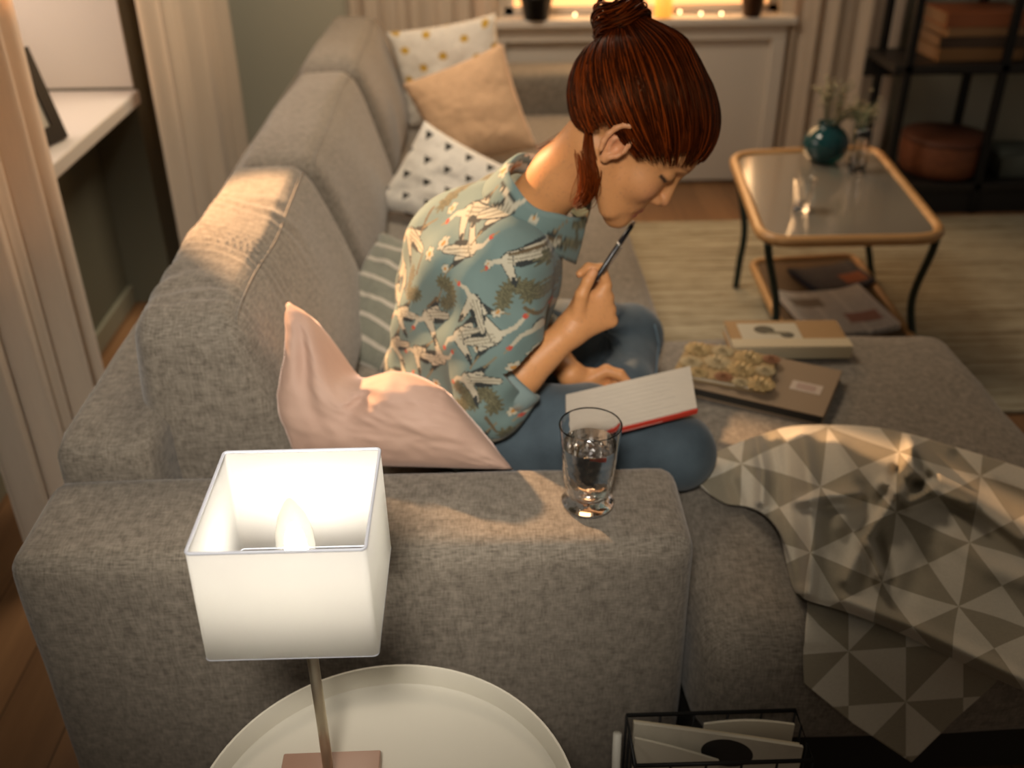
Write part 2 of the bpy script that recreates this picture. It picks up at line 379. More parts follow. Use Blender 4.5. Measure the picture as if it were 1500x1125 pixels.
for y0, y1, zt, lean, s, cr in ((1.49, 2.335, .835, .0, 11, 1), (2.34, 3.27, .835, .01, 12, 0), (3.275, 4.15, .85, .02, 13, 0)):
    v_, f_, = back_cushion(y0, y1, zt, lean, s, cr); bc = link('back_cushion', v_, f_, M_sofa, sofa)
    def wp2(p):
        t_ = np.clip((p[:, 2]-.44)/(zt-.44), 0, 1); q = p.copy(); q[:, 0] = -.45+(p[:, 0]+.45)*(1-.42*t_**1.5)-.065*t_+lean*t_; return wob(s, .012, 4)(q)
    e = [(-.318, y0+.02, z) for z in np.linspace(.50, zt-.05, 8)]+[(-.312, y0+.03, zt-.022)]+[(-.308, y, zt-.012) for y in np.linspace(y0+.06, y1-.06, 14)]+[(-.312, y1-.03, zt-.022)]
    link('piping', *tube(catmull(wp2(np.array(e)), 3), .0018, 6), M_sofa, bc)

# ------------------------------------------------------------------ throw pillows
def uvmat(name, base_c, fn, fine=350):
    m = plain_cloth(name, base_c, fine); t = m.node_tree; b = t.nodes['Principled BSDF']
    old = b.inputs['Base Color'].links[0].from_socket; uv = t.nodes.new('ShaderNodeTexCoord').outputs['UV']
    fac, c = fn(t, uv); t.links.new(mixc(t, fac, old, c), b.inputs['Base Color']); return m
def dots(n, r, col, ang=.5, blotch=.25, shift=True):
    def fn(t, uv):
        mp = t.nodes.new('ShaderNodeMapping'); mp.inputs['Scale'].default_value = (n, n, 1); mp.inputs['Rotation'].default_value = (0, 0, ang); t.links.new(uv, mp.inputs[0])
        vo = nd(t, 'ShaderNodeTexVoronoi', Scale=1.0, Randomness=.35); vo.voronoi_dimensions = '2D'; t.links.new(mp.outputs[0], vo.inputs['Vector'])
        no = nd(t, 'ShaderNodeTexNoise', Scale=9.0); t.links.new(mp.outputs[0], no.inputs['Vector'])
        return mth(t, 'LESS_THAN', mth(t, 'ADD', vo.outputs['Distance'], mth(t, 'MULTIPLY', mth(t, 'SUBTRACT', no.outputs[0], .5), blotch)), r), col
    return fn
def throw(name, label, corners, th, m, seed=0, **kw):
    v, f, uv = pillow(*corners, th, seed=seed, **kw); return tag(link(name, v, f, m, uv=uv), label, 'pillow')
throw('throw_pillow', 'white square pillow with gold dots at the far end of the sofa', [(-.37, 4.02, .80), (.055, 4.02, .865), (.11, 3.93, .46), (-.30, 3.93, .45)], .14, uvmat('white cloth gold dots', (.76, .71, .62), dots(4.4, .17, (.50, .31, .05))), 3)
throw('throw_pillow', 'plain peach square pillow leaning in front of the gold dotted one', [(-.29, 3.62, .70), (.072, 3.62, .838), (.19, 3.48, .50), (-.15, 3.46, .44)], .15, plain_cloth('peach linen', (.68, .44, .26), 260), 5)
def tri(t, uv):
    mp = t.nodes.new('ShaderNodeMapping'); mp.inputs['Scale'].default_value = (4.4, 4.4, 1); t.links.new(uv, mp.inputs[0])
    sp = t.nodes.new('ShaderNodeSeparateXYZ'); t.links.new(mp.outputs[0], sp.inputs[0])
    row = mth(t, 'FLOOR', sp.outputs[1]); xx = mth(t, 'ADD', sp.outputs[0], mth(t, 'MULTIPLY', row, .5))
    fx = mth(t, 'SUBTRACT', mth(t, 'FRACT', xx), .5); fy = mth(t, 'FRACT', sp.outputs[1])
    inside = mth(t, 'LESS_THAN', mth(t, 'ADD', mth(t, 'MULTIPLY', mth(t, 'ABSOLUTE', fx), 2.0), fy), .62)
    up = mth(t, 'GREATER_THAN', fy, .22)
    return mth(t, 'MULTIPLY', inside, up), (.03, .03, .025)
throw('throw_pillow', 'white pillow with small black triangles standing on one corner behind the woman', [(-.18, 3.02, .735), (.09, 2.94, .60), (-.02, 2.80, .45), (-.355, 2.98, .475)], .13, uvmat('white cloth black triangles', (.78, .73, .64), tri), 8)
def stripes(t, uv):
    sp = t.nodes.new('ShaderNodeSeparateXYZ'); t.links.new(uv, sp.inputs[0])
    no = nd(t, 'ShaderNodeTexNoise', Scale=3.0); t.links.new(uv, no.inputs['Vector'])
    x = mth(t, 'ADD', mth(t, 'MULTIPLY', sp.outputs[1], 7.0), mth(t, 'MULTIPLY', no.outputs[0], .3))
    return mth(t, 'LESS_THAN', mth(t, 'FRACT', x), .22), (.46, .42, .35)
throw('throw_pillow', 'grey green pillow with pale stripes wedged between the sofa back and the woman', [PY(560, 340, 2.45), PY(690, 385, 2.2), PY(620, 600, 1.93), PY(470, 512, 2.10)], .12, uvmat('grey green stripes', (.22, .225, .18), stripes), 10)
# pink velvet pillow, chopped in the middle
m, t, b = nt('dusty pink velvet'); n = noise_n(t, (9, 9, 9), detail=4).outputs[0]
t.links.new(mixc(t, n, (.44, .275, .21), (.55, .38, .295)), b.inputs['Base Color']); b.inputs['Roughness'].default_value = .7
b.inputs['Sheen Weight'].default_value = .6; b.inputs['Sheen Tint'].default_value = (1, .75, .65, 1); b.inputs['Sheen Roughness'].default_value = .35
bump(t, b, noise_n(t, (22, 22, 22), detail=3).outputs[0], .25, .006)
def chop(p, a, b, s):
    # top edge pulled down in the middle, creases fanning out of the chop, side bulging out
    k = math.exp(-((a+.22)/(.30 if a < -.22 else .50))**2)*max(0, (.75-b)/1.75)**1.6
    p = p+np.array([.0, .012, -.088])*k
    p = p+np.array([-.022, 0, 0])*math.exp(-((a+1)/.5)**2-((b-.25)/.45)**2)
    cr = math.exp(-((a+.62-.12*b)/.09)**2)*math.exp(-((b+.35)/.5)**2); cr2 = math.exp(-((a+.15+.45*b)/.10)**2)*math.exp(-((b+.25)/.35)**2)
    return p+np.array([0, .022, -.004])*(cr+cr2)*(s > 0)+np.array([0, -.014, 0])*math.exp(-((a-.35)/.45)**2-((b+.2)/.6)**2)*(s > 0)
throw('throw_pillow', 'dusty pink velvet pillow, dented on top, slumped against the near armrest', [PY(419, 440, 1.60), PY(650, 570, 1.44), PY(752, 688, 1.405), PY(436, 680, 1.45)], .15, m, 12, dent=chop, wr=.0028, pinch=.0, n=60)

# ------------------------------------------------------------------ glass on the armrest
def tumbler(name, label, x, y, z, rb, rt_, h, water, seg=64, m=M_glass):
    o = thing(name, label, 'glass', (x, y, z))
    t_ = .0028
    outer = [(0, z), (rb*.9, z), (rb*1.12, z+.004), (rb*1.16, z+.010), (rb*1.02, z+.016), (rb*.93, z+.022)]
    for k in range(1, 25): s = k/24; outer.append((rb*.93+(rt_-rb*.93)*s**.8, z+.022+(h-.022)*s))
    outer[-1:] = [(rt_-.0001, z+h-.0025), (rt_, z+h-.0004)]
    inner = [(r-t_, zz) for r, zz in outer[:7:-1]]
    inner += [(rb*.86, z+.026), (rb*.5, z+.021), (0, z+.020)]
    v, f = lathe(outer+[(rt_-t_*.45, z+h+.0012)]+inner, x, y, seg)
    # pressed relief: shallow wavy dimples on the wall
    a = np.arctan2(v[:, 1]-y, v[:, 0]-x); r = np.hypot(v[:, 0]-x, v[:, 1]-y); g = np.exp(-((v[:, 2]-z-h*.42)/(h*.30))**2)*(r > rb*.7)
    dr = .0013*g*np.sin(a*11+(v[:, 2]-z)*190)*np.sin((v[:, 2]-z)*150); v[:, 0] += np.cos(a)*dr; v[:, 1] += np.sin(a)*dr
    link('tumbler_body', v, f, m, o, smooth='auto')
    if water:
        wp = [(0, z+.0215)]+[(rb*.84, z+.028)]
        for k in range(1, 25):
            s = k/24
            if .022+(h-.022)*s < water: wp.append((rb*.93+(rt_-rb*.93)*s**.8-t_-.0004, z+.022+(h-.022)*s))
        s = (water-.022)/(h-.022); wp += [(rb*.93+(rt_-rb*.93)*s**.8-t_-.0004, z+water), (0, z+water-.0002)]
        link('water', *lathe(wp, x, y, seg), mat('water', (1, 1, 1), .0, 0, .5, **{'Transmission Weight': 1.0, 'IOR': 1.33}), o, smooth='auto')
        r_ = random.Random(3); bb = []
        for k in range(0):
            pass
    return o
tumbler('drinking_glass', 'tall pressed glass tumbler of water standing on the near sofa armrest', .152, 1.268, .607, .036, .0485, .152, .118)

# ------------------------------------------------------------------ side table and lamp
TX, TY, TZ, TR_ = -.142, .802, .462, .24
st_ = thing('side_table', 'round white metal tray table in front of the sofa arm', 'table', (TX, TY, 0))
M_tray = mat('matt white metal', (.62, .59, .50), .42)
link('tray_top', *lathe([(0, TZ), (TR_-.012, TZ), (TR_-.006, TZ+.004), (TR_-.002, TZ+.03), (TR_, TZ+.034), (TR_+.003, TZ+.034), (TR_+.0035, TZ+.030), (TR_-.001, TZ-.002), (TR_-.008, TZ-.006), (0, TZ-.006)], TX, TY, 96), M_tray, st_, smooth='auto')
for a in (45, 135, 225, 315):
    ca, sa = math.cos(math.radians(a)), math.sin(math.radians(a))
    link('leg', *tube([(TX+ca*.17, TY+sa*.17, TZ-.005), (TX+ca*.185, TY+sa*.185, .25), (TX+ca*.20, TY+sa*.20, .004)], .009, 10), M_tray, st_)
link('leg_ring', *tube([(TX+.19*math.cos(a), TY+.19*math.sin(a), .14) for a in np.linspace(0, 2*math.pi, 40, endpoint=False)], .006, 8, closed=True), M_tray, st_)
lamp = thing('table_lamp', 'lit table lamp with square white fabric shade on the round tray table', 'lamp', (-.217, .855, TZ))
link('lamp_base', *box(-.284, -.155, .79, .903, TZ+.001, TZ+.024, .002, rot=.01), mat('rose brown base', (.36, .22, .16), .4), lamp, smooth='auto')
M_brass = mat('brushed champagne metal', (.62, .55, .42), .32, .9)
link('pole', *tube([(-.217, .855, TZ+.02), (-.216, .856, .60), (-.216, .858, .806)], .0068, 20), M_brass, lamp)
link('bulb_socket', *lathe([(.0, .800), (.011, .800), (.012, .803), (.012, .817), (.0, .817)], -.216, .858, 24), mat('white socket', (.75, .72, .65), .5), lamp)
bp = [(.002, .8175), (.013, .819), (.018, .838), (.0215, .866), (.0205, .892), (.015, .915), (.007, .932), (.003, .938), (.0, .939)]
m, t, b = nt('frosted bulb envelope'); tp = t.nodes.new('ShaderNodeBsdfTransparent'); tp.inputs[0].default_value = (.80, .78, .72, 1); mx = t.nodes.new('ShaderNodeMixShader'); mx.inputs[0].default_value = .04
b.inputs['Base Color'].default_value = (.8, .8, .78, 1); b.inputs['Roughness'].default_value = .2
t.links.new(tp.outputs[0], mx.inputs[1]); t.links.new(b.outputs[0], mx.inputs[2]); t.links.new(mx.outputs[0], t.nodes['Material Output'].inputs[0])
bulb = link('bulb', *lathe(bp, -.216, .858, 32), m, lamp)
link('glowing_core', *lathe([(.001, .820), (.009, .821), (.013, .838), (.0135, .862), (.010, .890), (.004, .904), (0, .906)], -.216, .858, 28), emis('glowing core', (1.0, .955, .90), 50.0), bulb)
m, t, b = nt('white shade fabric'); b.inputs['Base Color'].default_value = (.82, .81, .79, 1); b.inputs['Roughness'].default_value = .9
tr = t.nodes.new('ShaderNodeBsdfTranslucent'); tr.inputs[0].default_value = (.88, .87, .83, 1); mx = t.nodes.new('ShaderNodeMixShader'); mx.inputs[0].default_value = .54
t.links.new(b.outputs[0], mx.inputs[1]); t.links.new(tr.outputs[0], mx.inputs[2]); t.links.new(mx.outputs[0], t.nodes['Material Output'].inputs[0])
bump(t, b, noise_n(t, (120, 120, 700), detail=2).outputs[0], .15, .001); M_shade = m
def sq(cx, cy, h, r, n=5):
    o = []
    for qx, qy, a0 in ((1, 1, 0), (-1, 1, 90), (-1, -1, 180), (1, -1, 270)):
        for k in range(n+1): a = math.radians(a0+90*k/n); o.append((cx+qx*(h-r)+r*math.cos(a), cy+qy*(h-r)+r*math.sin(a)))
    return o
SX, SY = -.2155, .861
def shade():
    V = []; rings = []
    for hh, z in ((.0885, .938), (.0895, .87), (.0905, .795)):
        rings.append([(x, y, z) for x, y in sq(SX, SY, hh, .005)])
    n = len(rings[0]); V = [p for r in rings for p in r]; Fc = [(i*n+k, i*n+(k+1) % n, (i+1)*n+(k+1) % n, (i+1)*n+k) for i in range(2) for k in range(n)]
    return V, Fc
so = link('lamp_shade', *shade(), M_shade, lamp, smooth='auto'); md = so.modifiers.new('t', 'SOLIDIFY'); md.thickness = .0012
M_rim = mat('silver grey rim', (.48, .50, .56), .5)
link('shade_rim', *tube([(x, y, .9385) for x, y in sq(SX, SY, .0888, .005)], .0018, 8, closed=True), M_rim, so)
link('shade_rim', *tube([(x, y, .795) for x, y in sq(SX, SY, .0908, .005)], .0012, 8, closed=True), M_rim, so)
link('shade_spider', *join([tube([(SX-.088, SY, .800), (-.216, .858, .812)], .0014, 6), tube([(SX+.088, SY, .800), (-.216, .858, .812)], .0014, 6), tube([(SX, SY-.088, .800), (-.216, .858, .812)], .0014, 6)]), M_brass, so)

# ------------------------------------------------------------------ coffee table
ct = thing('coffee_table', 'rattan rimmed glass coffee table with curved dark legs on the rug', 'table', (1.10, 3.06, .014))
cxs = [(.885, 3.47), (1.42, 3.52), (1.335, 2.665), (.80, 2.665)]     # corners seen from above
def rrect(corners, r, n=8):
    out = []; k = len(corners); P_ = [np.array(c, float) for c in corners]
    for i in range(k):
        a, b_, c = P_[i-1], P_[i], P_[(i+1) % k]; u = (a-b_)/np.linalg.norm(a-b_); v = (c-b_)/np.linalg.norm(c-b_)
        s, e = b_+u*r, b_+v*r
        for t_ in np.linspace(0, 1, n): out.append((1-t_)**2*s+2*t_*(1-t_)*b_+t_**2*e)
    return np.array(out)
rr = rrect(cxs, .10)
link('rattan_rim', *tube([(x, y, .466) for x, y in rr], .017, 12, closed=True), M_rattan, ct)
def plate(poly, z0, z1):
    n = len(poly); V = [(x, y, z0) for x, y in poly]+[(x, y, z1) for x, y in poly]
    return np.array(V), [tuple(range(n-1, -1, -1)), tuple(range(n, 2*n))]+[(k, (k+1) % n, n+(k+1) % n, n+k) for k in range(n)]
cen = rr.mean(0)
M_tglass = mat('smoky table glass', (.30, .27, .22), .13, 0, .6, **{'Transmission Weight': .35, 'IOR': 1.5})
link('glass_top', *plate(cen+(rr-cen)*.975, .463, .471), M_tglass, ct, smooth=False)
M_green = mat('dark green metal', (.035, .05, .04), .4, .5)
for (x, y), (bx, by) in zip(cxs, [(.915, 3.32), (1.44, 3.37), (1.34, 2.70), (.885, 2.67)]):
    top = cen+(np.array([x, y])-cen)*.93; bt = np.array([bx, by]); mid = (top*.55+bt*.45)+(cen-np.array([x, y]))*.10
    link('leg', *tube(catmull([(*top, .452), (*(top*.8+mid*.2), .40), (*mid, .24), (*(mid*.45+bt*.55), .11), (*bt, .016)], 6), .012, 10), M_green, ct)
sh = [(.955, 3.30), (1.34, 3.33), (1.31, 2.66), (.92, 2.64)]
rs = rrect(sh, .05); cs = rs.mean(0)
link('shelf_frame', *tube([(x, y, .125) for x, y in rs], .014, 10, closed=True), M_rattan, ct)
link('lower_shelf', *plate(cs+(rs-cs)*.97, .120, .126), mat('woven shelf', (.14, .09, .05), .7), ct, smooth=False)
# press on the lower shelf
def sheetpile(name, label, cat, cx, cy, z, wx, wy, th, rot, m, curl=.0, group=None, pages=None):
    n = 14; V = []; UV = []
    ca, sa = math.cos(rot), math.sin(rot)
    for s in (1, 0):
        for j in range(n+1):
            for i in range(n+1):
                a, b_ = i/n-.5, j/n-.5; x, y = a*wx, b_*wy
                zz = z+(th if s else 0)+curl*(max(0, abs(a)-.2)**2)*4*(1 if s else .6)+.0015*mn.noise(Vector((a*4, b_*4, z*9)))*(1 if s else 0)
                V.append((cx+x*ca-y*sa, cy+x*sa+y*ca, zz)); UV.append((i/n, j/n))
    K = (n+1)**2; Fc = []
    for j in range(n):
        for i in range(n):
            q = [j*(n+1)+i, j*(n+1)+i+1, (j+1)*(n+1)+i+1, (j+1)*(n+1)+i]; Fc.append(q); Fc.append([K+k for k in q[::-1]])
    rim = [i for i in range(n)]+[j*(n+1)+n for j in range(n)]+[n*(n+1)+i for i in range(n, 0, -1)]+[j*(n+1) for j in range(n, 0, -1)]
    for k in range(len(rim)): a, b_ = rim[k], rim[(k+1) % len(rim)]; Fc.append([a, a+K, b_+K, b_])
    o = link(name, V, Fc, m, uv=UV, smooth='auto'); return tag(o, label, cat, group) if label else o
def printed(name, paper, ink, rows=34, cols=3, amt=.75, imgs=()):
    """newsprint: columns of broken lines and a few grey picture blocks"""
    m, t, b = nt(name); uv = t.nodes.new('ShaderNodeTexCoord').outputs['UV']; sp = t.nodes.new('ShaderNodeSeparateXYZ'); t.links.new(uv, sp.inputs[0])
    x, y = sp.outputs[0], sp.outputs[1]
    ln = mth(t, 'LESS_THAN', mth(t, 'FRACT', mth(t, 'MULTIPLY', y, rows)), .45)
    mp = t.nodes.new('ShaderNodeMapping'); mp.inputs['Scale'].default_value = (60, rows, 1); t.links.new(uv, mp.inputs[0])
    no = nd(t, 'ShaderNodeTexNoise', Scale=1.0, Detail=1.0); t.links.new(mp.outputs[0], no.inputs['Vector'])
    wd = mth(t, 'GREATER_THAN', no.outputs[0], .43)
    cf = mth(t, 'FRACT', mth(t, 'MULTIPLY', x, cols)); cc = mth(t, 'MULTIPLY', mth(t, 'GREATER_THAN', cf, .08), mth(t, 'LESS_THAN', cf, .92))
    k = mth(t, 'MULTIPLY', mth(t, 'MULTIPLY', mth(t, 'MULTIPLY', ln, wd), cc), amt); base = mixc(t, k, paper, ink)
    for (x0, x1, y0, y1, col) in imgs:
        g = mth(t, 'MULTIPLY', mth(t, 'MULTIPLY', mth(t, 'GREATER_THAN', x, x0), mth(t, 'LESS_THAN', x, x1)), mth(t, 'MULTIPLY', mth(t, 'GREATER_THAN', y, y0), mth(t, 'LESS_THAN', y, y1)))
        base = mixc(t, g, base, col)
    t.links.new(base, b.inputs['Base Color']); b.inputs['Roughness'].default_value = .55; return m
M_news = printed('newsprint', (.78, .73, .66), (.15, .13, .12), 22, 3, .55, [(.08, .45, .62, .82, (.30, .24, .18)), (.55, .92, .2, .42, (.42, .22, .17)), (.08, .38, .1, .28, (.22, .22, .18))])
sheetpile('magazine', 'dark blue magazine at the back of the coffee table shelf', 'magazine', 1.19, 3.13, .129, .24, .17, .012, .25, printed('dark cover', (.03, .035, .06), (.25, .2, .18), 8, 1, .5, [(.6, .95, .1, .5, (.40, .12, .05))]), .03)
sheetpile('newspaper', 'folded newspaper with small pictures on the coffee table shelf', 'newspaper', 1.12, 2.86, .129, .29, .30, .014, .12, M_news, .05)
# vase of dry stems, water glass on the table
vs = thing('bud_vase', 'round teal glass vase with dry stems on the coffee table', 'vase', (1.185, 3.37, .4715))
vx, vy, vz = 1.185, 3.37, .4715
vp = [(0, vz), (.036, vz)]+[(.078*math.sin(a), vz+.062-.070*math.cos(a)) for a in np.linspace(.5, 2.65, 14)]+[(.034, vz+.132), (.038, vz+.138), (.032, vz+.134), (.028, vz+.11)]
link('vase_body', *lathe(vp, vx, vy, 40), mat('teal glass', (.008, .075, .085), .08, 0, .6, **{'Transmission Weight': .25}), vs)
M_stem = mat('dry stems', (.16, .17, .10), .8); M_bud = mat('dry buds', (.42, .38, .24), .8)
rg = random.Random(5); sp_, bd = [], []
for k in range(34):
    a = rg.uniform(0, 6.28); L = rg.uniform(.08, .17); s = rg.uniform(.1, .5)
    if k > 13: a = rg.uniform(-.5, .6); s = rg.uniform(.7, 1.2); L = rg.uniform(.10, .17)
    p0 = np.array([vx, vy, vz+.10]); p1 = p0+np.array([math.cos(a)*s*.06, math.sin(a)*s*.06, L*.5]); p2 = p0+np.array([math.cos(a)*s*.13, math.sin(a)*s*.13, L*(1 if s < .6 else .55)])
    sp_.append(tube(catmull([p0, p1, p2], 5), .0012, 5))
    for q in range(7):
        c = p2+np.array([rg.gauss(0, .014), rg.gauss(0, .014), rg.gauss(0, .014)]); sp_.append(tube([p2*.6+p1*.4, c], .0007, 4))
        bd.append(box(c[0]-.0035, c[0]+.0035, c[1]-.0035, c[1]+.0035, c[2]-.0035, c[2]+.0035, .0015, 1))
link('stems', *join(sp_), M_stem, vs); o = link('buds', *join(bd), M_bud, vs); o['kind'] = 'stuff'
tumbler('drinking_glass', 'small clear drinking glass on the coffee table in front of the teal vase', .975, 2.90, .4715, .024, .034, .10, 0)
bt_ = thing('glass_bottle', 'tall narrow clear glass vessel beside the teal vase', 'vase', (1.262, 3.25, .4715))
link('vessel_body', *lathe([(0, .4717), (.026, .4717), (.028, .476), (.028, .54), (.024, .575), (.026, .62), (.024, .62), (.022, .575), (.026, .54), (.026, .478), (0, .477)], 1.262, 3.25, 40), M_glass, bt_)
link('sprig', *join([tube([(1.262, 3.25, .48), (1.25+dx*.5, 3.25, .58), (1.25+dx, 3.25+dx, .66+abs(dx))], .0012, 5) for dx in (-.03, -.01, .015, .03)]), mat('green sprig', (.10, .17, .08), .7), bt_)

# ------------------------------------------------------------------ black shelf unit and its load
su = thing('shelf_unit', 'black open metal shelf unit against the back wall', 'shelf', (2.1, 4.25, 0))
for x, y in ((1.72, 4.07), (2.115, 4.07), (2.52, 4.07), (1.72, 4.37), (2.115, 4.37), (2.52, 4.37)):
    link('post', *box(x-.015, x+.015, y-.015, y+.015, 0, 1.75), M_blackmetal, su, smooth=False)
link('base_panel', *box(1.66, 2.58, 4.065, 4.085, 0, .105), mat('black panel', (.012, .011, .010), .6), su, smooth=False)
M_shelf = mat('black stained board', (.016, .014, .013), .5)
for z in (.12, .62, 1.12, 1.62):
    link('shelf_board', *box(1.66, 2.58, 4.055, 4.39, z-.015, z+.015, .002), M_shelf, su, smooth=False)
link('back_rail', *join([box(1.66, 2.58, 4.375, 4.39, z-.10, z-.02) for z in (.62,)]), M_shelf, su, smooth=False)
def book(name, label, x0, x1, y0, y1, z0, z1, cov, pages, rot=0, spine='y0', group=None, cat='book', extra=None, sr=True):
    """closed book: cover boards + rounded spine + recessed page block"""
    c = np.array([(x0+x1)/2, (y0+y1)/2]); o = thing(name, label, cat, (c[0], c[1], z0), group); t_ = .003; e = .004
    th = z1-z0
    parts = [box(x0, x1, y0, y1, z0, z0+t_, .0008, 1), box(x0, x1, y0, y1, z1-t_, z1, .0008, 1)]
    if spine == 'y0': parts.append(box(x0, x1, y0-.003, y0+t_, z0, z1, .0025, 2)); pg = box(x0+e, x1-e, y0+t_, y1-e, z0+t_, z1-t_)
    elif spine == 'x0': parts.append(box(x0-.003, x0+t_, y0, y1, z0, z1, .0025, 2)); pg = box(x0+t_, x1-e, y0+e, y1-e, z0+t_, z1-t_)
    else: parts.append(box(x1-t_, x1+.003, y0, y1, z0, z1, .0025, 2)); pg = box(x0+e, x1-t_, y0+e, y1-e, z0+t_, z1-t_)
    def ro(vf):
        v, f = vf; d = v[:, :2]-c; ca, sa = math.cos(rot), math.sin(rot); v = v.copy()
        v[:, 0] = c[0]+d[:, 0]*ca-d[:, 1]*sa; v[:, 1] = c[1]+d[:, 0]*sa+d[:, 1]*ca; return v, f
    cv = join(parts); vv, ff = ro(cv); uv = np.stack([(cv[0][:, 0]-x0)/(x1-x0), (cv[0][:, 1]-y0)/(y1-y0)], 1)
    link('cover', vv, ff, cov, o, smooth=False, uv=uv); link('pages', *ro(pg), pages, o, smooth=False)
    for nm, vf, m_ in (extra or []): link(nm, *ro(vf), m_, o, smooth=False)
    return o
M_pages = mat('book pages', (.62, .54, .40), .8)
zz = .636
stack = [('rust', (.30, .10, .04), .055, .34, 'thick rust bound book, topmost of the stack on the shelf unit'), ('tan', (.30, .17, .08), .035, .33, 'tan book just below the rust one on the shelf unit'), ('dark', (.07, .045, .03), .045, .35, 'dark brown book in the middle of the shelf unit stack'), ('ochre', (.25, .13, .05), .05, .36, 'ochre book at the bottom of the shelf unit stack')]
for k, (nm, col, th, wd, lb) in enumerate(stack[::-1]):
    book('book', lb, 2.03-wd/2, 2.03+wd/2, 4.12, 4.36, zz, zz+th, mat(nm+' cover', col, .6), mat('browned pages', (.22, .13, .07), .8), [.03, -.02, .05, 0][k], 'y0', 'books stacked on the shelf unit'); zz += th+.0008
# round basket below, on the bottom board
bk = thing('round_basket', 'round red brown lidded basket on the bottom board of the shelf unit', 'basket', (2.01, 4.235, .136))
bm_ = wood_mat('basket weave', (.10, .030, .012), (.22, .075, .03), 'x', 4, .6)
pr = [(0, .137), (.15, .137), (.172, .16), (.178, .20), (.18, .25), (.176, .285)]
v, f = lathe(pr, 2.01, 4.235, 64); v[:, 2] += .0
link('basket_body', v, f, bm_, bk); link('lid', *lathe([(.179, .284), (.182, .292), (.176, .304), (.12, .312), (0, .315)], 2.01, 4.235, 64), mat('dark lid', (.09, .03, .015), .6), bk)
tag(link('storage_box', *box(2.23, 2.45, 4.12, 4.36, .137, .23, .006), mat('grey green box', (.10, .115, .10), .7), smooth='auto'), 'low grey green box right of the round basket on the shelf unit', 'box')

# ------------------------------------------------------------------ pots and lights on the far sill, frame on the left sill
def pot(name, label, x, y, z, r0, r1, h, m, plantm):
    o = thing(name, label, 'plant pot', (x, y, z))
    link('pot', *lathe([(0, z), (r0, z), (r1, z+h), (r1+.004, z+h), (r1+.004, z+h-.012), (r1-.004, z+h), (r1-.008, z+h-.015), (0, z+h-.015)], x, y, 40), m, o)
    rg = random.Random(int(x*100)); lv = []
    for k in range(40):
        a = rg.uniform(0, 6.28); e = rg.uniform(.3, 1.3); L = rg.uniform(.06, .14); d = np.array([math.cos(a)*math.cos(e), math.sin(a)*math.cos(e), math.sin(e)])
        b0 = np.array([x, y, z+h-.015]); s_ = np.cross(d, [0, 0, 1]); s_ /= np.linalg.norm(s_); p1 = b0+d*L*.5; p2 = b0+d*L+np.array([0, 0, -.01])
        lv.append((np.array([b0, p1+s_*.009, p2, p1-s_*.009]), [(0, 1, 2, 3)]))
    link('foliage', *join(lv), plantm, o, smooth=False); return o
M_leaf = mat('dark leaves', (.03, .06, .02), .6)
pot('potted_plant', 'black flower pot on the left end of the far window sill', .235, 4.475, .7585, .052, .072, .10, mat('black pot', (.012, .011, .010), .4), M_leaf)
pot('potted_plant', 'dark brown flower pot on the right end of the far window sill', 1.165, 4.475, .7585, .036, .055, .10, mat('brown pot', (.07, .03, .012), .5), M_leaf)
cj = thing('candle_jar', 'glowing amber candle jar on the far sill behind the hair bun', 'candle', (.78, 4.475, .7585))
link('jar_body', *lathe([(0, .759), (.035, .759), (.038, .765), (.038, .85), (.034, .85), (.034, .768), (0, .767)], .78, 4.475, 40), emis('amber glass', (1.0, .42, .06), .8), cj)
link('wax', *lathe([(0, .768), (.033, .768), (.033, .80), (0, .80)], .78, 4.475, 24), emis('wax', (1.0, .6, .2), .9), cj)
rg = random.Random(9); fl = thing('fairy_lights', 'string of warm fairy lights along the far window sill', 'string lights', (.6, 4.47, .7585))
pts = [(.40+k*.045, 4.465+rg.uniform(-.012, .012), .764+rg.uniform(0, .012)) for k in range(16)]
link('wire', *tube(catmull(pts, 4), .0012, 5), M_green, fl)
M_fl = emis('fairy bulb', (1.0, .72, .35), 5)
for p in pts[::2]:
    link('light_bulb', *lathe([(0, p[2]), (.005, p[2]+.003), (.006, p[2]+.008), (.003, p[2]+.013), (0, p[2]+.014)], p[0], p[1], 10), M_fl, fl)
pf = thing('framed_photo', 'black picture frame propped on the left window sill', 'picture frame', (-1.22, 2.70, .766))
def quadframe(c0, ux, uz, w_, h_, b_, t_):
    ux = np.array(ux, float); uz = np.array(uz, float); n_ = np.cross(ux, uz); parts = []
    def bar(a0, a1, c0_, c1_, d0=0, d1=t_):
        V = [np.array(c0)+ux*a+uz*c+n_*d for d in (d0, d1) for a, c in ((a0, c0_), (a1, c0_), (a1, c1_), (a0, c1_))]
        return np.array(V), [(3, 2, 1, 0), (4, 5, 6, 7), (0, 1, 5, 4), (1, 2, 6, 5), (2, 3, 7, 6), (3, 0, 4, 7)]
    return [bar(0, w_, 0, b_), bar(0, w_, h_-b_, h_), bar(0, b_, b_, h_-b_), bar(w_-b_, w_, b_, h_-b_)], bar
tl = math.radians(14); ux = np.array([.26, .966, 0]); ux /= np.linalg.norm(ux); nx_ = np.array([-ux[1], ux[0], 0])
uz = np.array([0, 0, 1])*math.cos(tl)+nx_*math.sin(tl)
fr, bar = quadframe((-1.225, 2.61, .767), ux, uz, .19, .25, .045, .016)
link('frame_border', *join(fr), M_blackmetal, pf, smooth=False)
link('mount', *bar(.045, .145, .045, .205, .004, .010), mat('cream mount', (.50, .46, .37), .7), pf, smooth=False)
link('photo', *bar(.065, .125, .07, .18, .0025, .004), mat('photo print', (.13, .11, .08), .5), pf, smooth=False)
bp_ = np.array([-1.225, 2.61, .767])+ux*.095
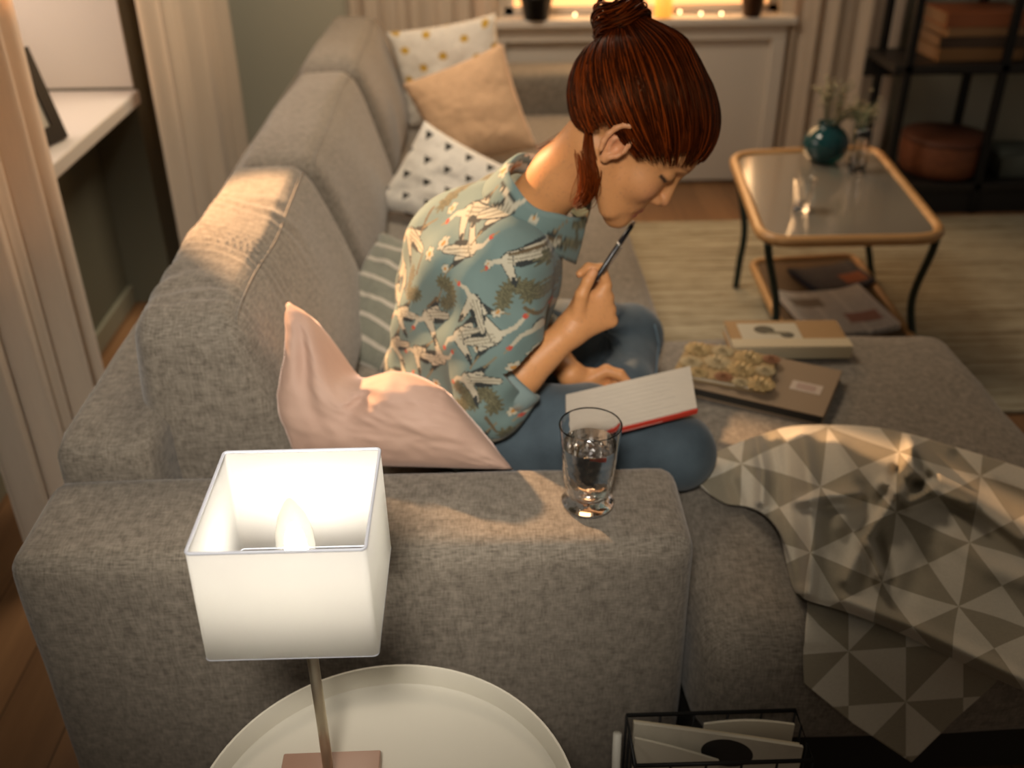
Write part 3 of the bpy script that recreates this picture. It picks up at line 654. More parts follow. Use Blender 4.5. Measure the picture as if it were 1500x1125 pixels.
link('stand', *tube([bp_+uz*.16+nx_*.0-0*nx_, np.array([bp_[0]-.10, bp_[1]+.03, .768])], .004, 6), M_blackmetal, pf)
wb = tag(link('candle_holder', *lathe([(0, .7655), (.018, .7655), (.02, .775), (.016, .80), (.018, .81), (.014, .81), (.012, .78), (0, .775)], -1.38, 3.15, 24), mat('white porcelain', (.8, .8, .85), .3)), 'tiny white holder on the left sill behind the black frame', 'candle holder')

# ------------------------------------------------------------------ books on the chaise
def quad_rot(p0, p1): d = np.array(p1)-np.array(p0); return math.atan2(d[1], d[0])
seat = .4575
# picture book at the back, spine towards the camera
A1, A2, A3 = PZ(1060, 478, .49), PZ(1222, 468, .49), PZ(1240, 520, .49)
spn = mat('cream spine', (.55, .46, .30), .7)
def covmat(name, base, blocks, fig=None):
    m, t, b = nt(name); uv = t.nodes.new('ShaderNodeTexCoord').outputs['UV']; sp = t.nodes.new('ShaderNodeSeparateXYZ'); t.links.new(uv, sp.inputs[0]); x, y = sp.outputs[0], sp.outputs[1]
    n = noise_n(t, (30, 300, 30), detail=2).outputs[0]; bs = mixc(t, n, base, tuple(c*.8 for c in base))
    for (x0, x1, y0, y1, col) in blocks:
        g = mth(t, 'MULTIPLY', mth(t, 'MULTIPLY', mth(t, 'GREATER_THAN', x, x0), mth(t, 'LESS_THAN', x, x1)), mth(t, 'MULTIPLY', mth(t, 'GREATER_THAN', y, y0), mth(t, 'LESS_THAN', y, y1)))
        bs = mixc(t, g, bs, col)
    for (cx, cy, rx, ry, col) in (fig or []):
        d = mth(t, 'ADD', mth(t, 'POWER', mth(t, 'ABSOLUTE', mth(t, 'DIVIDE', mth(t, 'SUBTRACT', x, cx), rx)), 2), mth(t, 'POWER', mth(t, 'ABSOLUTE', mth(t, 'DIVIDE', mth(t, 'SUBTRACT', y, cy), ry)), 2))
        bs = mixc(t, mth(t, 'LESS_THAN', d, 1.0), bs, col)
    t.links.new(bs, b.inputs['Base Color']); b.inputs['Roughness'].default_value = .6; return m
book('picture_book', 'brown picture book with a pale photo panel and cream spine, furthest on the chaise', .565, .835, 1.995, 2.125, seat, seat+.032,
     covmat('kraft picture cover', (.34, .20, .08), [(.10, .62, .10, .88, (.45, .41, .31))], [(.32, .62, .09, .16, (.05, .05, .035)), (.50, .42, .06, .12, (.05, .05, .035)), (.42, .50, .10, .05, (.12, .11, .07))]),
     M_pages, -.03, 'y0', extra=[('spine', box(.564, .836, 1.988, 1.9925, seat+.001, seat+.031, .002), spn), ('spine_band', box(.563, .837, 1.990, 2.030, seat+.0321, seat+.0327), mat('cream band', (.50, .42, .28), .7))])
# square kraft album lying askew, an embossed flower book on its left half
R28 = math.radians(-28)
ab = book('album', 'large kraft brown album with a small pale label, in front on the chaise', .599-.15, .599+.15, 1.868-.105, 1.868+.105, seat, seat+.024, mat('kraft board', (.26, .185, .115), .75), mat('dark page edges', (.03, .026, .02), .8), 0, 'x0',
          extra=[('paper_label', box(.66, .725, 1.845, 1.885, seat+.0241, seat+.0247), mat('pale label', (.50, .41, .33), .7)), ('label_print', box(.672, .713, 1.853, 1.877, seat+.0247, seat+.0250), mat('label print', (.38, .27, .22), .7))])
ab.rotation_euler[2] = R28
gz = seat+.0245; gcx, gcy, ga = .525, 1.905, math.radians(-24)
gb = book('patterned_book', 'old gold flower embossed book lying on the left half of the kraft album', gcx-.10, gcx+.10, gcy-.075, gcy+.075, gz, gz+.014, mat('old gold cover', (.30, .20, .085), .55), M_pages, ga, 'x0')
M_gold1 = mat('antique gold', (.33, .235, .10), .45, .25); M_gold2 = mat('pale bronze petals', (.36, .28, .15), .5, .1); M_rust = mat('rust petals', (.22, .09, .035), .6)
ca, sa = math.cos(ga), math.sin(ga)
def rosette(cx, cy, z, R_, rings):
    parts = []
    for k in range(rings):
        r0 = R_*(1-k/rings); n = max(5, int(12*(1-k/rings)))
        for q in range(n):
            a = 2*math.pi*(q+.5*(k % 2))/n; w_ = r0*math.pi/n*1.1; p0 = (cx+math.cos(a)*r0*.35, cy+math.sin(a)*r0*.35); p1 = (cx+math.cos(a)*r0, cy+math.sin(a)*r0)
            nx, ny = -math.sin(a)*w_, math.cos(a)*w_; z0 = z+.0012*k+.0006; mx_, my_ = (p0[0]*.4+p1[0]*.6, p0[1]*.4+p1[1]*.6)
            parts.append((np.array([(p0[0], p0[1], z0), (mx_+nx, my_+ny, z0+.001), (p1[0], p1[1], z0+.0022), (mx_-nx, my_-ny, z0+.001), (mx_, my_, z0+.0032), (mx_, my_, z0-.0006)]), [(0, 3, 4), (3, 2, 4), (2, 1, 4), (1, 0, 4), (0, 1, 5), (1, 2, 5), (2, 3, 5), (3, 0, 5)]))
    return join(parts)
for u, v, R_, mm in [(-.075, .045, .033, 0), (-.02, .055, .028, 1), (.04, .045, .034, 0), (.088, .055, .022, 2), (-.075, -.02, .028, 1), (-.02, 0, .033, 1), (.035, -.012, .034, 0), (.085, .0, .024, 1), (-.05, -.062, .024, 0), (.005, -.06, .022, 2), (.085, -.062, .034, 0), (.045, -.07, .020, 1)]:
    link('flower', *rosette(gcx+u*ca-v*sa, gcy+u*sa+v*ca, gz+.014, R_, 4), (M_gold1, M_gold2, M_rust)[mm], gb, smooth=False)

# ------------------------------------------------------------------ wire basket with records and magazines
wbk = thing('wire_basket', 'black wire basket of magazines on the floor at the chaise corner', 'basket', (.335, .98, 0))
X0, X1, Y0, Y1, ZT = .200, .462, .965, 1.058, .36
def ring(z, r=.003, X0=X0, X1=X1, Y0=Y0, Y1=Y1): return tube([(X0, Y0, z), (X1, Y0, z), (X1, Y1, z), (X0, Y1, z), (X0, Y0, z)], r, 6)
def bars(pts): return join([tube([a, b_], .002, 6) for a, b_ in pts])
link('top_rim', *ring(ZT, .0035), M_blackmetal, wbk)
link('middle_ring', *ring(.19, .0025), M_blackmetal, wbk)
link('bottom_ring', *ring(.012, .0035), M_blackmetal, wbk)
for k in range(6):
    x = X0+(X1-X0)*k/5
    link('upright', *tube([(x, Y0, .012), (x, Y0, ZT)], .002, 6), M_blackmetal, wbk); link('upright', *tube([(x, Y1, .012), (x, Y1, ZT)], .002, 6), M_blackmetal, wbk)
for k in (1, 2):
    y = Y0+(Y1-Y0)*k/3
    for x in (X0, X1): link('upright', *tube([(x, y, .012), (x, y, ZT)], .002, 6), M_blackmetal, wbk)
link('bottom_grid', *bars([((X0, Y0+(Y1-Y0)*k/8, .012), (X1, Y0+(Y1-Y0)*k/8, .012)) for k in range(9)]), M_blackmetal, wbk)
def leafsheet(name, label, x0, x1, yl, yr, zb, ztl, ztr, th, m, bow=.01, cat='magazine', grp=None):
    n = 20; V = []; UV = []
    for s in (0, 1):
        for j in range(2):
            for i in range(n+1):
                u = i/n; x = x0+(x1-x0)*u; y = yl+(yr-yl)*u+bow*math.sin(math.pi*u)+s*th; z = zb if j == 0 else ztl+(ztr-ztl)*u+.006*math.sin(math.pi*u); V.append((x, y, z)); UV.append((u, j))
    K = 2*(n+1); Fc = []
    for i in range(n):
        Fc += [(i, i+1, n+1+i+1, n+1+i), (K+i, K+n+1+i, K+n+1+i+1, K+i+1), (n+1+i, n+1+i+1, K+n+1+i+1, K+n+1+i), (i, K+i, K+i+1, i+1)]
    Fc += [(0, n+1, K+n+1, K), (n, K+n, K+2*n+1, 2*n+1)]
    return tag(link(name, V, Fc, m, uv=UV, smooth='auto'), label, cat, grp)
M_cream = mat('cream paper', (.58, .53, .42), .5)
mcov = covmat('record cover', (.60, .55, .44), [], [(.56, .895, .155, .085, (.02, .018, .015))])
leafsheet('magazine', 'thin pale magazine at the back of the wire basket, showing only on the right', .315, .452, 1.034, 1.028, .02, .362, .362, .004, M_cream, .002)
leafsheet('record_sleeve', 'cream sleeve with a dark round print, its top edge sloping in the wire basket', .206, .456, 1.026, .992, .02, .378, .355, .005, mcov, -.004, 'sleeve')
leafsheet('magazine', 'thick aged magazine behind the sleeve with the dark round print', .207, .454, 1.034, 1.000, .02, .372, .350, .005, mat('aged paper', (.50, .42, .28), .55), -.004)
leafsheet('folder', 'pale folder dropping to the right in front of the dark round print', .206, .330, 1.012, .986, .02, .362, .338, .004, M_cream, -.003, 'folder')
tag(link('paper_roll', *tube([(.181, .985, .004), (.181, 1.022, .362)], .0065, 14), mat('white tube', (.62, .60, .52), .5)), 'slim white tube standing against the left side of the wire basket', 'tube')

# ------------------------------------------------------------------ signed distance modelling for the figure
def rc(a, b_, r1, r2=None):
    a = np.asarray(a, np.float32); b_ = np.asarray(b_, np.float32); r2 = r1 if r2 is None else r2; ab = b_-a; L2 = float(ab@ab)+1e-12
    def f(p):
        t_ = np.clip(((p-a)@ab)/L2, 0, 1); return np.linalg.norm(p-a-t_[:, None]*ab, axis=1)-(r1+(r2-r1)*t_)
    return f
def ell(c, r, R_=None):
    c = np.asarray(c, np.float32); r = np.asarray(r, np.float32); R_ = None if R_ is None else np.asarray(R_, np.float32)
    def f(p):
        q = p-c
        if R_ is not None: q = q@R_
        k0 = np.linalg.norm(q/r, axis=1); k1 = np.linalg.norm(q/(r*r), axis=1); return k0*(k0-1)/np.maximum(k1, 1e-6)
    return f
def smin(a, b_, k):
    h = np.clip(.5+.5*(b_-a)/k, 0, 1); return b_*(1-h)+a*h-k*h*(1-h)
def uni(fs, k=.02):
    def f(p):
        d = fs[0](p)
        for g in fs[1:]:
            d = smin(d, g(p), k) if k else np.minimum(d, g(p))
        return d
    return f
def chain(pts, rads): return [rc(pts[i], pts[i+1], rads[i], rads[i+1]) for i in range(len(pts)-1)]
def polygonize(f, lo, hi, h, B=12):
    lo = np.asarray(lo, np.float32); n = np.ceil((np.asarray(hi)-lo)/h/B).astype(int)*B
    vol = np.empty(n+1, np.float32)
    nb = n//B; ii = np.stack(np.meshgrid(*[np.arange(k) for k in nb], indexing='ij'), -1).reshape(-1, 3)
    cen = lo+(ii+.5)*B*h; d = f(cen.astype(np.float32)); vol[:] = 1
    act = np.abs(d) < B*h*1.15
    for k in np.nonzero(~act & (d < 0))[0]:
        a = ii[k]*B; vol[a[0]:a[0]+B, a[1]:a[1]+B, a[2]:a[2]+B] = -1
    g = np.stack(np.meshgrid(*[np.arange(B+1)]*3, indexing='ij'), -1).reshape(-1, 3)
    A = ii[act]; CH = 150
    for s in range(0, len(A), CH):
        a = A[s:s+CH]*B; pts = (a[:, None, :]+g[None]).reshape(-1, 3); v = f((lo+pts*h).astype(np.float32))
        vol[pts[:, 0], pts[:, 1], pts[:, 2]] = v
    ins = vol < 0; s8 = np.zeros(n, np.int8)
    offs = [(i, j, k) for i in (0, 1) for j in (0, 1) for k in (0, 1)]
    for i, j, k in offs: s8 += ins[i:i+n[0], j:j+n[1], k:k+n[2]]
    cells = np.argwhere((s8 > 0) & (s8 < 8)); del s8
    idx = np.full(n, -1, np.int32); idx[cells[:, 0], cells[:, 1], cells[:, 2]] = np.arange(len(cells))
    acc = np.zeros((len(cells), 3), np.float64); cnt = np.zeros(len(cells))
    cv = {o: vol[cells[:, 0]+o[0], cells[:, 1]+o[1], cells[:, 2]+o[2]] for o in offs}
    for a in offs:
        for ax in range(3):
            if a[ax]: continue
            b_ = list(a); b_[ax] = 1; b_ = tuple(b_); va, vb = cv[a], cv[b_]; m_ = (va < 0) != (vb < 0)
            t_ = va[m_]/(va[m_]-vb[m_]); pt = np.tile(np.array(a, float), (m_.sum(), 1)); pt[:, ax] += t_; acc[m_] += pt; cnt[m_] += 1
    V = lo+(cells+acc/np.maximum(cnt, 1)[:, None])*h
    Fs = []
    for ax in range(3):
        u, v = (ax+1) % 3, (ax+2) % 3; sl0 = [slice(1, n[k]) for k in range(3)]; sl0[ax] = slice(0, n[ax]); sl1 = list(sl0); sl1[ax] = slice(1, n[ax]+1)
        e = ins[tuple(sl0)] != ins[tuple(sl1)]; c = np.argwhere(e); o = np.array([1, 1, 1]); o[ax] = 0; c = c+o
        flip = ins[c[:, 0], c[:, 1], c[:, 2]]
        du = np.zeros(3, int); du[u] = 1; dv = np.zeros(3, int); dv[v] = 1
        q = np.stack([idx[tuple(x.T)] for x in (c-du-dv, c-dv, c, c-du)], 1)
        q[~flip] = q[~flip][:, ::-1]; Fs.append(q)
    Fc = np.concatenate(Fs); Fc = Fc[(Fc >= 0).all(1)]; return V, Fc
def npn(p, s, seed=0):
    """cheap smooth pseudo noise from crossed sines"""
    x, y, z = (p*s+seed*1.7).T
    return (np.sin(x+1.3*np.sin(y*1.1+seed))+np.sin(y*1.07+1.1*np.sin(z*.9))+np.sin(z*1.13+1.2*np.sin(x*.95)))/3

# ---- head placement: local +x face, +z crown, +y her left
def rotm(a, b_, c):
    ca, sa, cb, sb, cc, sc_ = math.cos(a), math.sin(a), math.cos(b_), math.sin(b_), math.cos(c), math.sin(c)
    return np.array([[ca, -sa, 0], [sa, ca, 0], [0, 0, 1]])@np.array([[cb, 0, sb], [0, 1, 0], [-sb, 0, cb]])@np.array([[1, 0, 0], [0, cc, -sc_], [0, sc_, cc]])
HR = rotm(math.radians(-18), math.radians(42), math.radians(-8)); HS = 1.05; HT = np.array([.237, 1.60, 1.099])
def H(x, y, z): return HR@np.array([x, y, z])*HS+HT
def to_head(p): return ((p-HT)@HR/HS).astype(np.float32)
def both(fn): return [fn(1), fn(-1)]
skull = uni([ell((-.012, 0, .045), (.094, .073, .082)), ell((.035, 0, -.015), (.058, .055, .082)), ell((.04, 0, .045), (.062, .06, .05))]
            + [ell((.062, 0, -.068), (.031, .031, .036))] + both(lambda s: rc((-.005, .052*s, -.045), (.055, .026*s, -.095), .016, .014)), .025)
feat1 = uni(both(lambda s: ell((.058, .034*s, -.028), (.028, .024, .026))) + [rc((.086, -.028, .030), (.086, .028, .030), .010), rc((.074, 0, -.103), (.078, 0, -.100), .018)], .016)
nose = uni([rc((.090, 0, .022), (.109, 0, -.030), .0065, .0095), ell((.099, .011, -.036), (.009, .007, .007)), ell((.099, -.011, -.036), (.009, .007, .007))], .008)
lips = uni([rc((.080, -.021, -.071), (.0915, 0, -.066), .0045, .0062), rc((.080, .021, -.071), (.0915, 0, -.066), .0045, .0062), rc((.079, -.018, -.075), (.0890, 0, -.0785), .005, .0070), rc((.079, .018, -.075), (.0890, 0, -.0785), .005, .0070)], .004)
sock = uni(both(lambda s: ell((.098, .033*s, .012), (.013, .018, .011))), 0)
lids = uni(both(lambda s: ell((.075, .032*s, .009), (.0155, .0165, .0145))), 0)
def ear_sd(s):
    cx, cz, cy = -.012, -.002, .071*s
    pts = []
    for a in np.linspace(math.radians(-60), math.radians(235), 12):
        pts.append((cx+.017*math.cos(a)*1.0-.004*math.sin(a)*0-.003, cy+s*(.012+.006*(math.cos(a) < 0)), cz+.030*math.sin(a)+.002))
    rim = chain(pts, [.0042]*12)
    lobe = ell((cx+.002, cy+s*.008, cz-.029), (.008, .0055, .009)); disk = ell((cx-.002, cy+s*.006, cz), (.0165, .0065, .028))
    anti = chain([(cx-.004, cy+s*.013, cz+.016), (cx-.009, cy+s*.012, cz), (cx-.003, cy+s*.011, cz-.016)], [.003, .0035, .003])
    tragus = ell((cx+.0135, cy+s*.008, cz-.006), (.004, .005, .006)); con = ell((cx+.003, cy+s*.017, cz-.005), (.0085, .010, .0115))
    base = uni([disk, lobe, tragus]+rim+anti, .004)
    return lambda q: -smin(-base(q), con(q), .003)
ears = [ear_sd(-1), ear_sd(1)]
def head_local(q):
    d = smin(skull(q), feat1(q), .018)
    d = -smin(-d, sock(q), .012); d = smin(d, lids(q), .004); d = smin(d, nose(q), .012)
    d = smin(d, lips(q), .004)
    g = rc((.084, -.021, -.0735), (.0975, 0, -.0725), .0011); g2 = rc((.084, .021, -.0735), (.0975, 0, -.0725), .0011)
    d = np.maximum(d, -np.minimum(g(q), g2(q)))
    for e in ears: d = smin(d, e(q), .006)
    return d
# ---- joints in the room
NB = np.array([.085, 1.685, .955]); neck_top = H(-.035, 0, -.045); neck_mid = (NB+neck_top)/2+np.array([.0, 0, .0])
SH_N, EL_N, WR_N = np.array([.035, 1.555, .90]), PY(716, 590, 1.525), PY(836, 484, 1.575)
SH_F, EL_F, WR_F = np.array([.045, 1.845, .895]), np.array([.06, 1.86, .655]), PY(836, 548, 1.665)
HIP_N, KN_N, AN_N = np.array([.0, 1.60, .535]), np.array([.352, 1.545, .515]), np.array([.16, 1.86, .485])
HIP_F, KN_F, AN_F = np.array([.0, 1.84, .545]), np.array([.318, 1.975, .536]), np.array([.25, 1.63, .475])
def unit(v): return np.asarray(v, float)/np.linalg.norm(v)
# near (right) fist round the pen
fn_pts = {}
KI, KL = PY(888, 418, 1.60), PY(897, 470, 1.585)          # index and little knuckles
PEN0, PEN1 = PY(860, 428, 1.585), PY(928, 326, 1.655)
KNK = [KI+(KL-KI)*t_ for t_ in (0, .34, .67, 1.0)]
palmN = uni([rc(WR_N, KNK[k]*.92+WR_N*.08, .021, .0125) for k in range(4)]+[rc(WR_N, PY(852, 440, 1.585), .022, .016)], .018)
fing = []
for k, L in enumerate((1.0, 1.08, 1.0, .82)):
    a = KNK[k]; b_ = a+np.array([-.004, .036, .016 if k == 0 else .004])*L; c = b_+np.array([-.024, .006, .0])*L; e = c+np.array([-.016, -.013, -.006])*L
    fing += chain([a, b_, c, e], [.0105, .0092, .0085, .0075])
thumbN = chain([PY(846, 462, 1.57), PY(852, 432, 1.572), PY(861, 412, 1.578), PY(869, 399, 1.585)], [.0145, .0115, .0100, .0085])
# far (left) hand flat at the notebook edge, thumb on the page
LP = PY(872, 556, 1.672)
palmF = uni([rc(WR_F, LP, .021, .017), rc(WR_F, PY(866, 572, 1.66), .018, .014), rc(LP, PY(890, 547, 1.678), .017, .013)], .018)
fingF = []
for k in range(4):
    a = LP+np.array([.018+.004*k, .012-.017*k, -.010]); b_ = a+np.array([.036, -.008, -.012]); c = b_+np.array([.024, -.010, -.004])
    fingF += chain([a, b_, c], [.0100, .0088, .0075])
thumbF = chain([PY(862, 556, 1.66), PY(888, 543, 1.665), PY(908, 549, 1.655), PY(922, 563, 1.645)], [.014, .0118, .0105, .0082])
hands = uni([palmN]+fing+thumbN, .0045); handsF = uni([palmF]+fingF+thumbF, .005)
foreN = uni(chain([EL_N, EL_N*.6+WR_N*.4, WR_N], [.041, .039, .0255]), .01); foreF = uni(chain([EL_F, EL_F*.6+WR_F*.4, WR_F], [.040, .037, .0245]), .01)
neck = uni(chain([NB-np.array([.02, 0, .03]), neck_mid, neck_top], [.056, .050, .052]), .02)
torso = uni([ell((-.05, 1.72, .56), (.12, .155, .11)), ell((-.02, 1.72, .72), (.11, .145, .15)), ell((.02, 1.705, .85), (.095, .165, .09)), rc(SH_N, SH_F, .045)], .05)
legs = uni(chain([HIP_N, KN_N], [.078, .056])+chain([KN_N, AN_N], [.050, .034])+chain([HIP_F, KN_F], [.078, .056])+chain([KN_F, AN_F], [.050, .034])
           + [rc(AN_N, AN_N+np.array([-.07, .07, -.005]), .030, .024), rc(AN_F, AN_F+np.array([-.11, -.05, -.005]), .030, .022)], .02)
uarm = uni(chain([SH_N, EL_N], [.045, .038])+chain([SH_F, EL_F], [.045, .038]), .01)
def body_sd(p):
    q = to_head(p); d = head_local(q)*HS
    d = smin(d, neck(p), .016); d = smin(d, torso(p), .03); d = smin(d, uarm(p), .02); d = smin(d, foreN(p), .012); d = smin(d, foreF(p), .012)
    d = smin(d, hands(p), .010); d = smin(d, handsF(p), .010); d = smin(d, legs(p), .02)
    return d
V, Fc = polygonize(body_sd, (-.20, 1.42, .44), (.47, 2.07, 1.27), .0024)
q = to_head(V)
def blob(c, r): return np.exp(-np.sum(((q-np.array(c))/np.array(r))**2, 1))
skin = np.tile(np.array([.60, .28, .11]), (len(V), 1))
def lay(mask, col): 
    global skin
    mask = np.clip(mask, 0, 1)[:, None]; skin = skin*(1-mask)+np.array(col)*mask
inhead = (np.linalg.norm(q, axis=1) < .2)
lay(.45*(blob((.085, -.04, -.03), (.03, .02, .02))+blob((.085, .04, -.03), (.03, .02, .02))+blob((.115, 0, -.035), (.012, .012, .012))), (.62, .25, .15))
lay(.5*(blob((-.012, -.09, 0), (.025, .02, .035))), (.66, .30, .19))
lay(1.3*blob((.096, 0, -.0665), (.012, .019, .005))+1.3*blob((.094, 0, -.0785), (.012, .016, .006)), (.45, .12, .09))
for s in (-1, 1):
    # lowered lashes and brows
    ex = (q[:, 1]*s-.033)/.017; lash = np.exp(-((q[:, 2]-(.0035-.004*(1-ex**2)))/.0030)**2)*(np.abs(ex) < 1.05)*(q[:, 0] > .07)
    lay(1.2*lash, (.035, .018, .012))
    bx = (q[:, 1]*s-.033)/.021; brow = np.exp(-((q[:, 2]-(.0345-.005*bx**2+.002*bx))/.0035)**2)*(np.abs(bx) < 1)*(q[:, 0] > .06)
    lay(.75*brow, (.20, .075, .03))
hm = np.minimum(np.linalg.norm(V-PY(868, 399, 1.585), axis=1), np.linalg.norm(V-PY(922, 563, 1.645), axis=1))
lay(.4*np.exp(-(hm/.012)**2), (.66, .30, .20))
m, t, b = nt('skin'); at = t.nodes.new('ShaderNodeAttribute'); at.attribute_name = 'print'; fk = noise_n(t, (160, 160, 160), detail=2).outputs[0]
cb = mixc(t, ramp(t, fk, [(.55, (0, 0, 0)), (.75, (.35, .35, .35))]), at.outputs['Color'], (.36, .17, .09), 'MIX'); t.links.new(cb, b.inputs['Base Color'])
b.inputs['Roughness'].default_value = .48; b.inputs['Subsurface Weight'].default_value = .12; b.inputs['Subsurface Radius'].default_value = (.010, .004, .002); b.inputs['Subsurface Scale'].default_value = .5
b.inputs['Specular IOR Level'].default_value = .35
bump(t, b, noise_n(t, (260, 260, 260), detail=2).outputs[0], .08, .0006)
person = link('person', V, Fc, m, col=skin)
tag(person, 'red haired person in crane print shirt and jeans sitting cross legged, pen at chin', 'person')
PO = np.array(person['_o'])

# ---- jeans
jeans0 = uni([ell((-.07, 1.72, .545), (.135, .185, .115))]+chain([HIP_N, (HIP_N+KN_N)/2+np.array([0, 0, .012]), KN_N], [.098, .090, .073])+chain([HIP_F, (HIP_F+KN_F)/2+np.array([0, 0, .012]), KN_F], [.098, .090, .074]), .035)
shinsJ = uni(chain([KN_N+np.array([0, 0, -.008]), AN_N], [.064, .048])+chain([KN_F+np.array([.004, 0, -.012]), (KN_F+AN_F)/2, AN_F], [.066, .058, .046]), .02)
def jeans_sd(p):
    d = smin(jeans0(p), shinsJ(p), .018)
    # folds radiating from the bent knees and hip crease
    rk = np.linalg.norm(p-(KN_F+np.array([-.08, -.06, .05])), axis=1); rh = np.linalg.norm(p-np.array([.06, 1.60, .60]), axis=1)
    ang = np.arctan2(p[:, 2]-.6, p[:, 0]-.25)
    d = d+.0035*np.sin(ang*11+p[:, 1]*16)*np.exp(-(rk/.09)**2)+.0045*np.sin(p[:, 0]*75+p[:, 2]*40+p[:, 1]*25)*np.exp(-(rh/.085)**2)
    rb = np.linalg.norm(p-(KN_N+np.array([-.10, .06, .03])), axis=1)
    d = d+.0035*np.sin((p[:, 0]-p[:, 2]*.6)*85+p[:, 1]*35)*np.exp(-(rb/.08)**2)
    d = d+.0020*npn(p, 26, 2)+.0009*npn(p, 70, 5)
    return d
V, Fc = polygonize(jeans_sd, (-.22, 1.42, .425), (.48, 2.07, .70), .0034)
m, t, b = nt('washed denim'); n = noise_n(t, (10, 10, 10), detail=4).outputs[0]; f2 = noise_n(t, (700, 700, 160), detail=2).outputs[0]
cb = mixc(t, ramp(t, n, [(.35, (0, 0, 0)), (.7, (1, 1, 1))]), (.022, .038, .052), (.065, .098, .122)); cb = mixc(t, mth(t, 'MULTIPLY', f2, .4), cb, (.10, .13, .15))
t.links.new(cb, b.inputs['Base Color']); b.inputs['Roughness'].default_value = .85; b.inputs['Sheen Weight'].default_value = .15
bump(t, b, f2, .25, .0015)
link('jeans', V, Fc, m, parent=person)
# side seam along the far knee
link('jeans_seam', *tube([KN_F+np.array([.045, -.045, .05]), KN_F+np.array([.055, -.058, .01]), (KN_F+AN_F)/2+np.array([.06, -.03, .02])], .0022, 6), mat('denim seam', (.10, .15, .19), .8), parent=person)

# ---- shirt
shirt0 = uni([ell((-.062, 1.72, .575), (.155, .195, .13)), ell((-.035, 1.72, .72), (.150, .185, .17)), ell((-.004, 1.705, .843), (.148, .19, .118), rotm(0, .5, 0)), ell((.045, 1.695, .905), (.09, .15, .065), rotm(0, .6, 0))]
             + chain([SH_N+np.array([-.005, .012, -.01]), SH_N*.45+EL_N*.55+np.array([-.004, 0, 0]), EL_N], [.066, .070, .068])+chain([SH_F, EL_F], [.064, .064]), .045)
CU_N = EL_N+(WR_N-EL_N)*.30; CU_F = EL_F+(WR_F-EL_F)*.45
sleeves = uni([rc(EL_N, CU_N, .064, .054), rc(EL_F, CU_F, .060, .050)], .02)
dirN, dirF = unit(WR_N-EL_N), unit(WR_F-EL_F); ndir = unit(neck_top-NB)
def shirt_sd(p):
    d = smin(shirt0(p), sleeves(p), .02)
    # armhole and elbow folds, back drape
    r1 = np.linalg.norm(p-(SH_N+np.array([-.05, -.03, -.05])), axis=1); r2 = np.linalg.norm(p-EL_N-np.array([.02, 0, .05]), axis=1)
    d = d+.0050*np.sin(p[:, 0]*62+p[:, 2]*28+p[:, 1]*30)*np.exp(-(r1/.12)**2)
    d = d+.0055*np.sin(p[:, 2]*70-p[:, 0]*62+p[:, 1]*18)*np.exp(-(r2/.085)**2)
    g = np.clip((-.02-p[:, 0])/.1, 0, 1); d = d+.0050*g*np.sin(p[:, 2]*30-p[:, 0]*30+p[:, 1]*36)
    d = d+.0030*npn(p, 24, 1)+.0013*npn(p, 60, 3)
    # openings: hem, neck, cuffs
    d = np.maximum(d, .505-p[:, 2]); d = np.maximum(d, rc(NB, NB+ndir*.3, .058)(p)*-1)
    d = np.maximum(d, np.where(np.linalg.norm(p-CU_N, axis=1) < .10, (p-CU_N)@dirN-.0, -1)); d = np.maximum(d, np.where(np.linalg.norm(p-CU_F, axis=1) < .10, (p-CU_F)@dirF, -1))
    return d
V, Fc = polygonize(shirt_sd, (-.27, 1.40, .495), (.22, 2.02, 1.03), .0022)
print('shirt verts', len(V))
